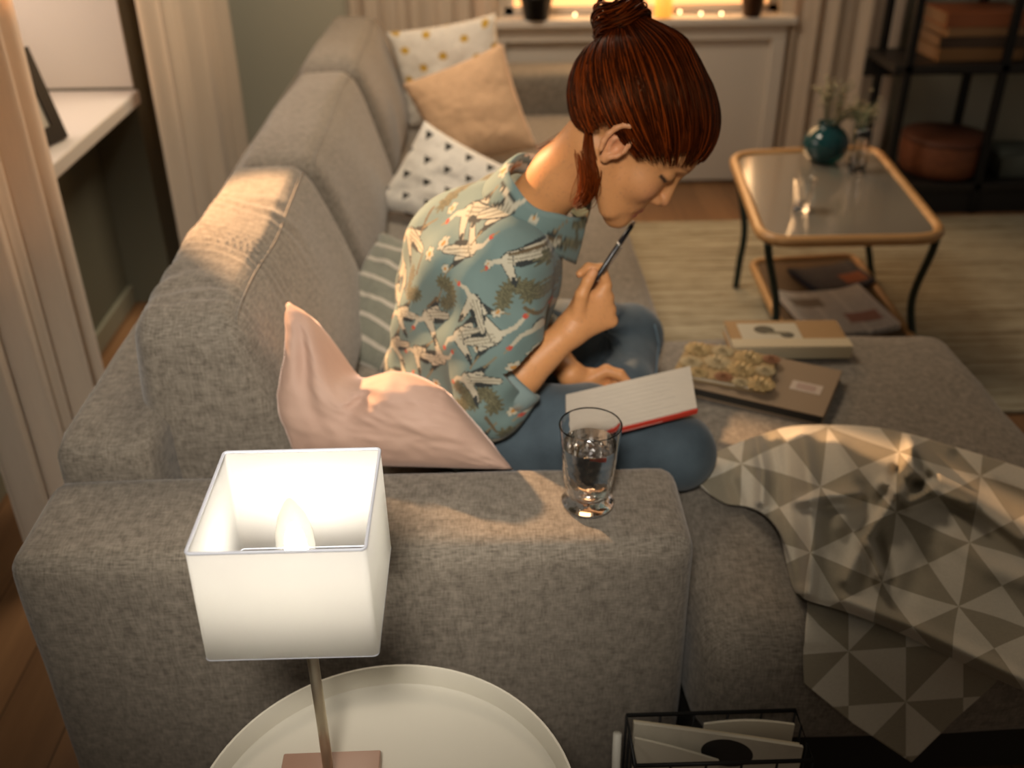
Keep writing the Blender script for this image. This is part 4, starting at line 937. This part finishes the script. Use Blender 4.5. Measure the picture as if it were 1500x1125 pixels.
# woven print laid out flat on the cloth: cranes, daisies, pine sprays
def make_print(V):
    U = np.stack([V[:, 0]-.55*(V[:, 1]-1.5), V[:, 2]+.15*(V[:, 1]-1.5)], 1)
    base = np.array([.150, .215, .200]); col = np.tile(base, (len(V), 1)); 
    rr_ = random.Random(21)
    cream = (.50, .45, .335); dark = (.018, .017, .016); red = (.50, .06, .03); ol = (.085, .075, .035); tan_ = (.30, .20, .08)
    def cap(Q, a, b_, r1, r2):
        a = np.array(a); b_ = np.array(b_); ab = b_-a; t_ = np.clip(((Q-a)@ab)/(ab@ab), 0, 1); return np.linalg.norm(Q-a-t_[:, None]*ab, axis=1) < r1+(r2-r1)*t_
    def place(c, ang, s, fn, rad):
        m_ = np.nonzero(np.linalg.norm(U-c, axis=1) < rad*s)[0]
        if not len(m_): return
        Q = (U[m_]-c)/s; ca, sa = math.cos(ang), math.sin(ang); Q = np.stack([Q[:, 0]*ca+Q[:, 1]*sa, -Q[:, 0]*sa+Q[:, 1]*ca], 1)
        cc = col[m_]; fn(Q, cc); col[m_] = cc
    def crane(Q, c):
        def P_(m_, k): c[m_] = k
        e = cap(Q, (.0, 0), (-.03, .004), .011, .004); ol_ = cap(Q, (0, 0), (-.03, .004), .0125, .006)
        P_(cap(Q, (-.022, .0), (-.046, -.004), .008, .003), dark)                     # tail
        P_(ol_, dark); P_(e, cream)
        for (a, b_, r1, r2) in (((-.006, .004), (-.047, .030), .0115, .0045), ((.004, .0), (.006, .044), .0095, .004), ):
            P_(cap(Q, a, b_, r1+.0016, r2+.0016), dark); P_(cap(Q, a, b_, r1, r2), cream)
        st = (np.sin((Q[:, 0]*.6+Q[:, 1])*900) > .35) & (cap(Q, (-.006, .004), (-.047, .030), .010, .004)); P_(st, (.27, .24, .17))
        P_(cap(Q, (-.010, .018), (-.030, .030), .0050, .0030), dark); P_(cap(Q, (.006, .038), (.008, .052), .004, .0025), dark)
        P_(cap(Q, (.008, 0), (.026, -.008), .0052, .0034), cream); P_(cap(Q, (.026, -.008), (.044, -.004), .0034, .0028), cream)
        P_(cap(Q, (.044, -.004), (.045, -.004), .0040, .0040), red); P_(cap(Q, (.047, -.004), (.056, -.003), .0014, .0010), tan_)
        P_(cap(Q, (-.04, -.004), (-.066, -.010), .0018, .0012), (.22, .16, .08))
    def daisy(Q, c):
        a = np.arctan2(Q[:, 1], Q[:, 0]); r = np.linalg.norm(Q, axis=1)
        c[r < .010*(1+.18*np.cos(a*6))+.0012] = (.10, .12, .09); c[r < .010*(1+.18*np.cos(a*6))] = cream; c[r < .0042] = (.48, .22, .04)
    def pine(Q, c):
        for k in range(8):
            a = -1.6+k*.45; x, y = .024*math.cos(a), .020*math.sin(a); q = Q-np.array([x, y]); an = np.arctan2(q[:, 1], q[:, 0]); r = np.linalg.norm(q, axis=1)
            m_ = r < .013*(1+.25*np.sin(an*9)); c[m_] = ol; c[m_ & (np.sin(an*14) > .3) & (r > .004)] = (.16, .14, .07)
        c[cap(Q, (-.02, -.01), (-.05, -.03), .003, .002)] = (.12, .075, .03)
    k = 0
    for gy in np.arange(.47, 1.08, .066):
        k += 1
        for gx in np.arange(-.70, .34, .080):
            c = np.array([gx+.04*(k % 2)+rr_.uniform(-.012, .012), gy+rr_.uniform(-.012, .012)]); z = rr_.random()
            if z < .66: place(c, rr_.choice([3.8, 3.7, 3.95, 3.75, 2.5, .75])+rr_.uniform(-.25, .25), rr_.uniform(.92, 1.12), crane, .085)
            elif z < .86: place(c, rr_.uniform(0, 6), 1.0, pine, .07)
            else:
                place(c, 0, 1.0, daisy, .03); place(c+np.array([.022, .018]), 0, .9, daisy, .03)
            if rr_.random() < .35: place(c+np.array([.045, -.018]), 0, .75, daisy, .03)
    return col
m, t, b = nt('crane print cotton'); at = t.nodes.new('ShaderNodeAttribute'); at.attribute_name = 'print'
fn_ = noise_n(t, (900, 900, 900), detail=1).outputs[0]; t.links.new(mixc(t, mth(t, 'MULTIPLY', fn_, .25), at.outputs['Color'], (.12, .17, .17)), b.inputs['Base Color'])
b.inputs['Roughness'].default_value = .78; b.inputs['Sheen Weight'].default_value = .1; b.inputs['Specular IOR Level'].default_value = .2
bump(t, b, noise_n(t, (40, 40, 40), detail=3).outputs[0], .18, .003); M_shirt = m
link('shirt', V, Fc, M_shirt, parent=person, col=make_print(V))
# folded collar: stand round the neck, leaf turned down outside
def collar():
    ax = unit(ndir+np.array([0, 0, .25])); c0 = NB+ax*.026; e1 = unit(np.cross([0, 1, 0], ax)); e2 = np.cross(ax, e1); V = []; n = 72; prof = [(.0, -.012), (.001, .010), (.003, .026), (.008, .031), (.013, .027), (.019, .010), (.024, -.012), (.028, -.034)]
    if e1[0] < 0: e1 = -e1; e2 = -e2
    for i in range(n+1):
        u = i/n; a = math.radians(22)+math.radians(316)*u            # opening towards the throat
        k = abs(2*u-1); flare = k**5
        for j, (dr, dz) in enumerate(prof):
            R_ = .066+dr*(1+.5*flare)+.004*math.sin(a*2); z = dz*(1 if j < 4 else 1+.65*flare)-.016*flare+.003*math.sin(a*5+1)
            p = c0+(e1*math.cos(a)+e2*math.sin(a))*R_+ax*z
            if j >= 4: p = p+e1*.020*flare*(j-3)/4
            V.append(p)
    m_ = len(prof); Fc = [(i*m_+j, i*m_+j+1, (i+1)*m_+j+1, (i+1)*m_+j) for i in range(n) for j in range(m_-1)]
    return np.array(V), Fc
v, f = collar()
bmx = bmesh.new(); vs_ = [bmx.verts.new(p) for p in v]; [bmx.faces.new([vs_[i] for i in q_]) for q_ in f]; bmesh.ops.subdivide_edges(bmx, edges=bmx.edges[:], cuts=2, use_grid_fill=True, smooth=.3)
v = np.array([q_.co[:] for q_ in bmx.verts]); bmx.verts.index_update(); f = [tuple(q_.index for q_ in p.verts) for p in bmx.faces]; bmx.free()
o = link('collar', v, f, M_shirt, parent=person, col=make_print(v)); md = o.modifiers.new('t', 'SOLIDIFY'); md.thickness = .0018
def cuff(c, d, r, name='cuff'):
    e1 = unit(np.cross(d, [0, 0, 1])); e2 = np.cross(d, e1); prof = [(-.004, .010), (.0, -.028), (.004, -.030), (.006, -.012), (.0055, .008), (.001, .014), (-.004, .010), (-.006, -.02)]; V = []; n = 56; m_ = len(prof)
    for i in range(n):
        a = 2*math.pi*i/n
        for dr, dz in prof: V.append(c+(e1*math.cos(a)+e2*math.sin(a))*(r+dr+.0025*math.sin(a*3+1)+.0012*math.sin(a*7))+d*(dz+.003*math.sin(a*2)))
    return np.array(V), [(i*m_+j, i*m_+j+1, ((i+1) % n)*m_+j+1, ((i+1) % n)*m_+j) for i in range(n) for j in range(m_-1)]
for c, d, r in ((CU_N, dirN, .052), (CU_F, dirF, .047)):
    v, f = cuff(c, d, r); cp = make_print(v)*.55+np.array([.27, .33, .33])*.45; o = link('cuff', v, f, M_shirt, parent=person, col=cp); md = o.modifiers.new('t', 'SOLIDIFY'); md.thickness = .0012

# ---- hair: cap, strands swept up to a bun, loose locks
BUN = PY(912, 40, 1.655)
bq = to_head(BUN[None])[0]
capE = ell((-.020, 0, .046), (.120, .092, .104)); capF = ell((.030, 0, .060), (.068, .070, .056)); base_bun = rc(H(-.045, 0, .12), BUN*.8+H(-.045, 0, .12)*.2, .040*1, .032)
def hairline(qx): return np.interp(qx, [-.13, -.08, -.058, -.038, -.018, .002, .013, .020, .032, .06, .10], [-.085, -.055, -.025, .022, .038, .036, .004, .002, .016, .042, .082])
earhole = ell((-.013, .10, -.004), (.023, .045, .037))
def hair_sd(p):
    q = to_head(p); d = smin(capE(q), capF(q), .03)*HS
    gr = np.arctan2(q[:, 1], q[:, 0]-bq[0]*.6)
    d = d+.0014*np.sin(gr*34+q[:, 2]*30)+.0008*np.sin(gr*71+q[:, 2]*60)
    s_ = q[:, 2]-hairline(q[:, 0])-.004*np.sin(q[:, 0]*90)+.010*np.exp(-((q[:, 0]-.018)/.010)**2)*4*(np.abs(q[:, 1]) > .04)*0
    d = -smin(-d, s_*HS, .008)
    d = np.maximum(d, -np.minimum(earhole(q*np.array([1, 1, 1], np.float32)), earhole(q*np.array([1, -1, 1], np.float32)))*HS)
    return smin(d, base_bun(p), .02)
V, Fc = polygonize(hair_sd, (.04, 1.44, 1.0), (.44, 1.79, 1.34), .0026)
m, t, b = nt('copper red hair'); tc = t.nodes.new('ShaderNodeTexCoord'); n = noise_n(t, (60, 60, 60), detail=3).outputs[0]
at = t.nodes.new('ShaderNodeAttribute'); at.attribute_name = 'print'
t.links.new(mixc(t, mth(t, 'MULTIPLY', n, .4), at.outputs['Color'], (.035, .008, .002)), b.inputs['Base Color']); b.inputs['Roughness'].default_value = .38; b.inputs['Specular IOR Level'].default_value = .14; b.inputs['Specular Tint'].default_value = (1, .55, .3, 1)
b.inputs['Sheen Weight'].default_value = .0; M_hair = m
hc = lambda k: np.array([.020, .0032, .0006])*(1-k)+np.array([.26, .044, .005])*k
capcol = hc(.15)
rg = random.Random(11)
def strand(pts, r0, r1, seg=4):
    P_ = catmull(pts, 5); return tube(P_, np.linspace(r0, r1, len(P_)), seg, caps=False)
SV, SC = [], []
def add_strand(vf, k): SV.append(vf); SC.append((len(vf[0]), k))
ctr = np.array([-.012, 0, .048])
def caprad(dirv):          # distance from ctr to the cap surface along dirv
    lo_, hi_ = .03, .16
    for _ in range(14):
        md_ = (lo_+hi_)/2; qq = (ctr+dirv*md_)[None].astype(np.float32); v_ = float(smin(capE(qq), capF(qq), .03)[0])
        if v_ < 0: lo_ = md_
        else: hi_ = md_
    return lo_
bdir = unit(bq-ctr)
def capsurf(q): return np.minimum(smin(capE(q), capF(q), .03), smin(smin(capE(q), capF(q), .03)*HS, base_bun(q@HR.T*HS+HT), .02)/HS)
NS, NP = 2300, 8; DV = np.zeros((NS, NP, 3)); LF = np.zeros((NS, NP))
for k in range(NS):
    az = rg.uniform(-math.pi, math.pi); dd = np.array([math.cos(az), math.sin(az), 0.0])
    zt = float(hairline(np.array([dd[0]*.1-.012]))[0])-.003
    sdir = unit(np.array([dd[0]*.105, dd[1]*.085, zt-ctr[2]])); lift = rg.uniform(.0, .0028); wv = rg.gauss(0, .07)
    om = math.acos(float(np.clip(sdir@bdir, -1, 1))); s0 = rg.uniform(0, .6) if rg.random() < .6 else rg.uniform(-.045, .0)
    for i, s in enumerate(np.linspace(s0, min(.93, s0+rg.uniform(.45, .95)), NP)):
        dv = (math.sin((1-s)*om)*sdir+math.sin(s*om)*bdir)/max(math.sin(om), 1e-3); side = unit(np.cross(dv, bdir)+1e-6)
        DV[k, i] = unit(dv+side*wv*math.sin(s*3.1)); LF[k, i] = lift*math.sin(math.pi*(.12+.76*i/(NP-1)))+.0006*math.sin(s*9+k)
D_ = DV.reshape(-1, 3); lo_ = np.full(len(D_), .03); hi_ = np.full(len(D_), .20)
for _ in range(12):
    md_ = (lo_+hi_)/2; v_ = capsurf((ctr+D_*md_[:, None]).astype(np.float32)); lo_ = np.where(v_ < 0, md_, lo_); hi_ = np.where(v_ < 0, hi_, md_)
W_h = ((ctr+D_*(lo_+LF.ravel())[:, None])@HR.T*HS+HT).reshape(NS, NP, 3)
for k in range(NS):
    P_ = catmull(W_h[k], 2); add_strand(tube(P_, .0003+.0010*np.sin(np.linspace(.15, 2.9, len(P_))), 4, caps=False), rg.random()**2.6)
# bun: coiled strands round an egg-shaped core
bx = unit(BUN-H(-.012, 0, .048)); b1 = unit(np.cross(bx, [0, 1, 0])); b2 = np.cross(bx, b1)
for k in range(340):
    a0 = rg.uniform(0, 6.28); span = rg.uniform(1.4, 3.2); R1 = rg.uniform(.016, .037); hh = rg.uniform(-.036, .036); rr0 = math.sqrt(max(.0004, .045**2-hh**2))*rg.uniform(.85, 1.04); tilt = rg.uniform(-.55, .55); pts = []
    for s in np.linspace(0, 1, 9):
        a = a0+span*s; r = rr0*(1+.06*math.sin(s*5+k)); pts.append(BUN+(b1*math.cos(a)+b2*math.sin(a))*r+bx*(hh+tilt*.03*math.sin(a-a0)+.004*math.sin(3*a)))
    add_strand(strand(pts, .0018, .0012), rg.random()**1.4)
# locks hanging from nape and in front of the ear, stray hair behind
def lock(p0, pts_, n, spread, r, kk):
    for i in range(n):
        o_ = np.array([rg.gauss(0, spread), rg.gauss(0, spread), rg.gauss(0, spread)]); q_ = [p0+o_*.5]
        for j, p in enumerate(pts_): q_.append(np.array(p)+o_*(1+.3*j)*(1 if j < len(pts_)-1 else .5)+np.array([rg.gauss(0, .0012) for _ in range(3)]))
        add_strand(strand(q_, r, r*.35), kk*rg.uniform(.5, 1.2))
lock(PY(862, 185, 1.575), [PY(862, 225, 1.553), PY(868, 258, 1.543), PY(862, 285, 1.545), PY(845, 301, 1.555)], 70, .0042, .0011, .5)
lock(PY(850, 190, 1.590), [PY(850, 220, 1.575), PY(856, 255, 1.560), PY(854, 284, 1.555), PY(842, 298, 1.562)], 50, .0040, .0010, .8)
lock(PY(845, 175, 1.62), [PY(836, 195, 1.62), PY(812, 212, 1.65), PY(790, 220, 1.68)], 30, .006, .0006, .6)
sv, sf = join(SV); cc = np.concatenate([np.tile(hc(min(1, k)), (n_, 1)) for n_, k in SC])
hv = np.concatenate([V, sv]); hf = [tuple(q_) for q_ in Fc.tolist()]+[tuple(i+len(V) for i in q_) for q_ in sf]
core, coref = lathe([(max(.0005, .040*math.sin(a)), .040*-math.cos(a)) for a in np.linspace(.0, math.pi, 14)], 0, 0, 24); core = BUN+core[:, :1]*b1+core[:, 1:2]*b2+core[:, 2:]*bx
n0 = len(hv); hv = np.concatenate([hv, core]); hf += [tuple(i+n0 for i in q_) for q_ in coref]
link('hair', hv, hf, M_hair, parent=person, col=np.concatenate([np.tile(capcol, (len(V), 1)), cc, np.tile(capcol, (len(core), 1))]))

# ---- pen and notebook
pd = unit(PEN1-PEN0); pe0 = PEN0-pd*.035
pen = thing('pen', 'black pen with a silver clip held to the chin', 'pen', pe0)
def along(s): return pe0+pd*s
LP_ = np.linalg.norm(PEN1-pe0)
link('barrel', *tube([along(0), along(.004), along(LP_*.72), along(LP_*.73), along(LP_-.006)], [.001, .0042, .0046, .0050, .0046], 16), mat('black lacquer', (.012, .012, .014), .25), pen)
link('ring', *tube([along(LP_*.725), along(LP_*.755)], .0053, 16), mat('silver', (.6, .58, .54), .2, 1), pen)
link('end_button', *tube([along(LP_-.006), along(LP_+.001), along(LP_+.003)], [.0042, .0038, .001], 14), mat('pale end', (.62, .55, .45), .3), pen)
cn = unit(np.cross(pd, [0, 1, 0])); link('clip', *tube([along(LP_*.74)+cn*-.005, along(LP_*.74)+cn*-.0075, along(LP_*.42)+cn*-.0065], .0012, 6), mat('silver clip', (.5, .48, .45), .25, 1), pen)
N1, N2, N3, N4 = PZ(829, 578, .640), PZ(1011, 536, .640), PZ(1021, 597, .622), PZ(827, 628, .622)
N4 = N1+(N3-N2)*1.0
nb = thing('notebook', 'open notebook with blank pages and a red cover held on the lap', 'notebook', N4)
def slab(a, b_, c, d, th0, th1, rnd=0):
    n_ = unit(np.cross(b_-a, d-a)); n_ = n_ if n_[2] > 0 else -n_
    V = [p+n_*h for h in (th0, th1) for p in (a, b_, c, d)]; return np.array(V), [(3, 2, 1, 0), (4, 5, 6, 7), (0, 1, 5, 4), (1, 2, 6, 5), (2, 3, 7, 6), (3, 0, 4, 7)]
g = .004
e1_, e2_ = unit(N2-N1), unit(N4-N1)
link('cover', *slab(N1-e2_*.001, N2+e1_*.002-e2_*.001, N3+e1_*.002+e2_*g, N4+e2_*g, -.012, -.009), mat('red cover', (.48, .035, .02), .5), nb, smooth=False)
mp_ = covmat('ruled page', (.60, .54, .45), [])
link('pages', *slab(N1, N2, N3, N4, -.009, .0), mp_, nb, smooth=False)
link('red_edge', *slab(N4+e2_*.0002, N3+e2_*.0002, N3+e1_*.002+e2_*.0045, N4+e2_*.0045, -.009, -.0015), mat('red page edge', (.55, .04, .02), .5), nb, smooth=False)
pn = unit(np.cross(e1_, -e2_)); pn = pn if pn[2] > 0 else -pn
gl = []
for k in range(11):
    a = N1+e1_*.06+e2_*(.018+.012*k); b_ = a+e1_*(.15+.02*math.sin(k*3)); gl.append(tube([a+pn*.0003, b_+pn*.0003], .00035, 4))
link('ruling', *join(gl), mat('pale ruling', (.52, .47, .40), .8), nb, smooth=False)

# ------------------------------------------------------------------ blanket thrown over the chaise
def net_eval(net, nu, nv, lin=False):
    net = np.asarray(net, float); k_ = net.shape[1]
    if lin: R_ = np.array([[[np.interp(x_, range(k_), r[:, c_]) for c_ in range(3)] for x_ in np.linspace(0, k_-1, nu*(k_-1)+1)] for r in net])
    else: R_ = np.array([catmull(r, nu) for r in net])
    return np.array([catmull(R_[:, i], nv) for i in range(R_.shape[1])]).transpose(1, 0, 2)
def segd(q, a, b_):
    a = np.array(a, float); b_ = np.array(b_, float); ab = b_-a; t_ = np.clip(((q-a)@ab)/(ab@ab), 0, 1); return np.linalg.norm(q-a-t_[..., None]*ab, axis=-1)
def ridge(g, pts, wdt, amp):
    d = np.min([segd(g[..., :2], pts[i], pts[i+1]) for i in range(len(pts)-1)], axis=0); g[..., 2] += amp*np.exp(-(d/wdt)**2)
def cloth_from(g, lat0, a, b_, floorz=True):
    """g: (rows, cols, 3) of view x, view y, real height -> room points; weave coordinates from the cloth lattice"""
    A = np.linalg.inv(np.array([a, b_], float).T); uv = (g[..., :2]-np.array(lat0))@A.T
    n0, n1 = g.shape[:2]; W = np.array([PZ(*p) for p in g.reshape(-1, 3)])
    top = .462-.5*np.clip(1.175-W[:, 1], 0, .06)**2/.06*10*.1
    ins = (W[:, 1] > 1.12) & (W[:, 0] < 1.12) & (W[:, 0] > .32); W[ins, 2] = np.maximum(W[ins, 2], top[ins])
    Fc = np.array([(j*n1+i, j*n1+i+1, (j+1)*n1+i+1, (j+1)*n1+i) for j in range(n0-1) for i in range(n1-1)])
    return W, Fc, uv.reshape(-1, 2)
B = [[(1048, 662, .468), (1105, 640, .478), (1172, 623, .485), (1290, 627, .482), (1400, 655, .475), (1515, 692, .468), (1640, 745, .462)],
     [(1018, 698, .468), (1105, 668, .505), (1180, 652, .525), (1290, 668, .520), (1400, 700, .500), (1515, 748, .480), (1650, 800, .462)],
     [(1062, 737, .466), (1122, 728, .490), (1182, 722, .540), (1280, 740, .522), (1400, 780, .505), (1520, 822, .488), (1660, 870, .462)],
     [(1128, 752, .467), (1150, 790, .500), (1192, 785, .535), (1290, 812, .505), (1400, 850, .500), (1525, 892, .485), (1670, 930, .462)],
     [(1160, 856, .467), (1180, 862, .492), (1240, 878, .505), (1308, 903, .490), (1402, 940, .478), (1525, 985, .462), (1680, 1010, .430)],
     [(1172, 872, .462), (1184, 880, .480), (1240, 897, .488), (1312, 925, .465), (1412, 972, .440), (1530, 1024, .420), (1690, 1070, .380)]]
g = net_eval(B, 22, 22)
for pts, wdt, amp in [([(1178, 640), (1188, 720), (1190, 800), (1184, 868)], 9, .014), ([(1150, 650), (1160, 760), (1172, 850)], 8, -.016),
                      ([(1108, 640), (1118, 690), (1116, 735)], 6, .014), ([(1128, 645), (1140, 700), (1140, 740)], 6, -.012), ([(1085, 655), (1072, 700), (1085, 738)], 6, -.010),
                      ([(1170, 735), (1215, 726), (1255, 724)], 6, .014), ([(1180, 748), (1230, 745), (1262, 738)], 6, -.010),
                      ([(1330, 640), (1336, 690), (1300, 745), (1268, 790), (1290, 845)], 8, .020), ([(1313, 690), (1290, 735), (1285, 790), (1302, 850)], 6, -.018),
                      ([(1300, 708), (1330, 738), (1362, 722)], 7, .018), ([(1320, 705), (1345, 712), (1360, 700)], 6, -.016), ([(1340, 655), (1380, 700), (1440, 745), (1500, 790)], 9, .016),
                      ([(1350, 700), (1375, 722), (1420, 740)], 7, .012), ([(1400, 668), (1450, 705), (1515, 735)], 7, -.014), ([(1240, 880), (1330, 915), (1420, 960), (1520, 1010)], 9, .010),
                      ([(1225, 650), (1250, 700), (1230, 770)], 12, .008), ([(1400, 790), (1450, 830), (1500, 850)], 14, .007), ([(1262, 800), (1240, 850)], 8, .009), ([(1360, 800), (1330, 870)], 12, -.008)]:
    ridge(g, pts, wdt*1.3, amp*(1.9 if amp > 0 else .9))
nx_g = npn(g.reshape(-1, 3)*np.array([1, 1, 0]), .030, 4).reshape(g.shape[:2]); g[..., 2] += .005*nx_g
gl_ = g.copy(); gl_[..., 0] += 9*npn(g.reshape(-1, 3)*np.array([1, 1, 0]), .022, 7).reshape(g.shape[:2]); gl_[..., 1] += 8*npn(g.reshape(-1, 3)*np.array([1, 1, 0]), .020, 9).reshape(g.shape[:2])
WB, FB, _ = cloth_from(g, (1297, 847), (62, -28), (48, 66))
_, _, UB = cloth_from(gl_, (1297, 847), (62, -28), (48, 66))
A_ = [[(1184, 866, .466), (1260, 860, .470), (1330, 880, .470), (1400, 890, .470), (1500, 900, .466)],
      [(1180, 915, .452), (1250, 925, .456), (1329, 945, .452), (1400, 950, .450), (1482, 952, .440)],
      [(1177, 962, .415), (1243, 985, .395), (1331, 1020, .375), (1400, 1000, .385), (1468, 984, .395)],
      [(1178, 1001, .380), (1250, 1060, .320), (1335, 1117, .245), (1398, 1055, .315), (1456, 1003, .375)]]
g2 = net_eval(A_, 22, 26, True); n2 = npn(g2.reshape(-1, 3)*np.array([1, 1, 0]), .028, 3).reshape(g2.shape[:2]); g2[..., 2] += .003*n2
# lower flap hangs just in front of the cushion face
WA, FA, UA = cloth_from(g2, (1327, 1028), (84, -6), (0, 80))
W_ = np.concatenate([WB, WA]); F_ = np.concatenate([FB, FA+len(WB)]); U_ = np.concatenate([UB, UA])
m, t, b = nt('triangle blanket'); uv = t.nodes.new('ShaderNodeTexCoord').outputs['UV']; sp = t.nodes.new('ShaderNodeSeparateXYZ'); t.links.new(uv, sp.inputs[0])
x, y = sp.outputs[0], sp.outputs[1]
par = lambda q: mth(t, 'FLOORED_MODULO', mth(t, 'FLOOR', q), 2.0)
px_, py_ = par(x), par(y); fx, fy = mth(t, 'FRACT', x), mth(t, 'FRACT', y)
chk = mth(t, 'ABSOLUTE', mth(t, 'SUBTRACT', px_, py_))                       # 0 / 1 checker
d1 = mth(t, 'GREATER_THAN', fx, fy); d2 = mth(t, 'GREATER_THAN', mth(t, 'ADD', fx, fy), 1.0)
dd = mth(t, 'ADD', mth(t, 'MULTIPLY', d1, mth(t, 'SUBTRACT', 1.0, chk)), mth(t, 'MULTIPLY', d2, chk))
tone = mth(t, 'ABSOLUTE', mth(t, 'SUBTRACT', dd, py_))
wv1 = noise_n(t, (90, 900, 500), detail=2).outputs[0]; wv2 = noise_n(t, (900, 90, 500), detail=2).outputs[0]; wv_ = mth(t, 'MULTIPLY', mth(t, 'ADD', wv1, wv2), .5)
lt = mixc(t, wv_, (.40, .36, .28), (.62, .57, .47)); dk = mixc(t, wv_, (.20, .17, .115), (.33, .29, .21))
t.links.new(mixc(t, tone, lt, dk), b.inputs['Base Color']); b.inputs['Roughness'].default_value = .92; b.inputs['Sheen Weight'].default_value = .15
bump(t, b, wv_, .3, .002)
o = link('blanket', W_, F_, m, uv=U_); md = o.modifiers.new('t', 'SOLIDIFY'); md.thickness = .0025; md.offset = 1
tag(o, 'cream and taupe triangle patterned blanket rumpled over the chaise edge', 'blanket')
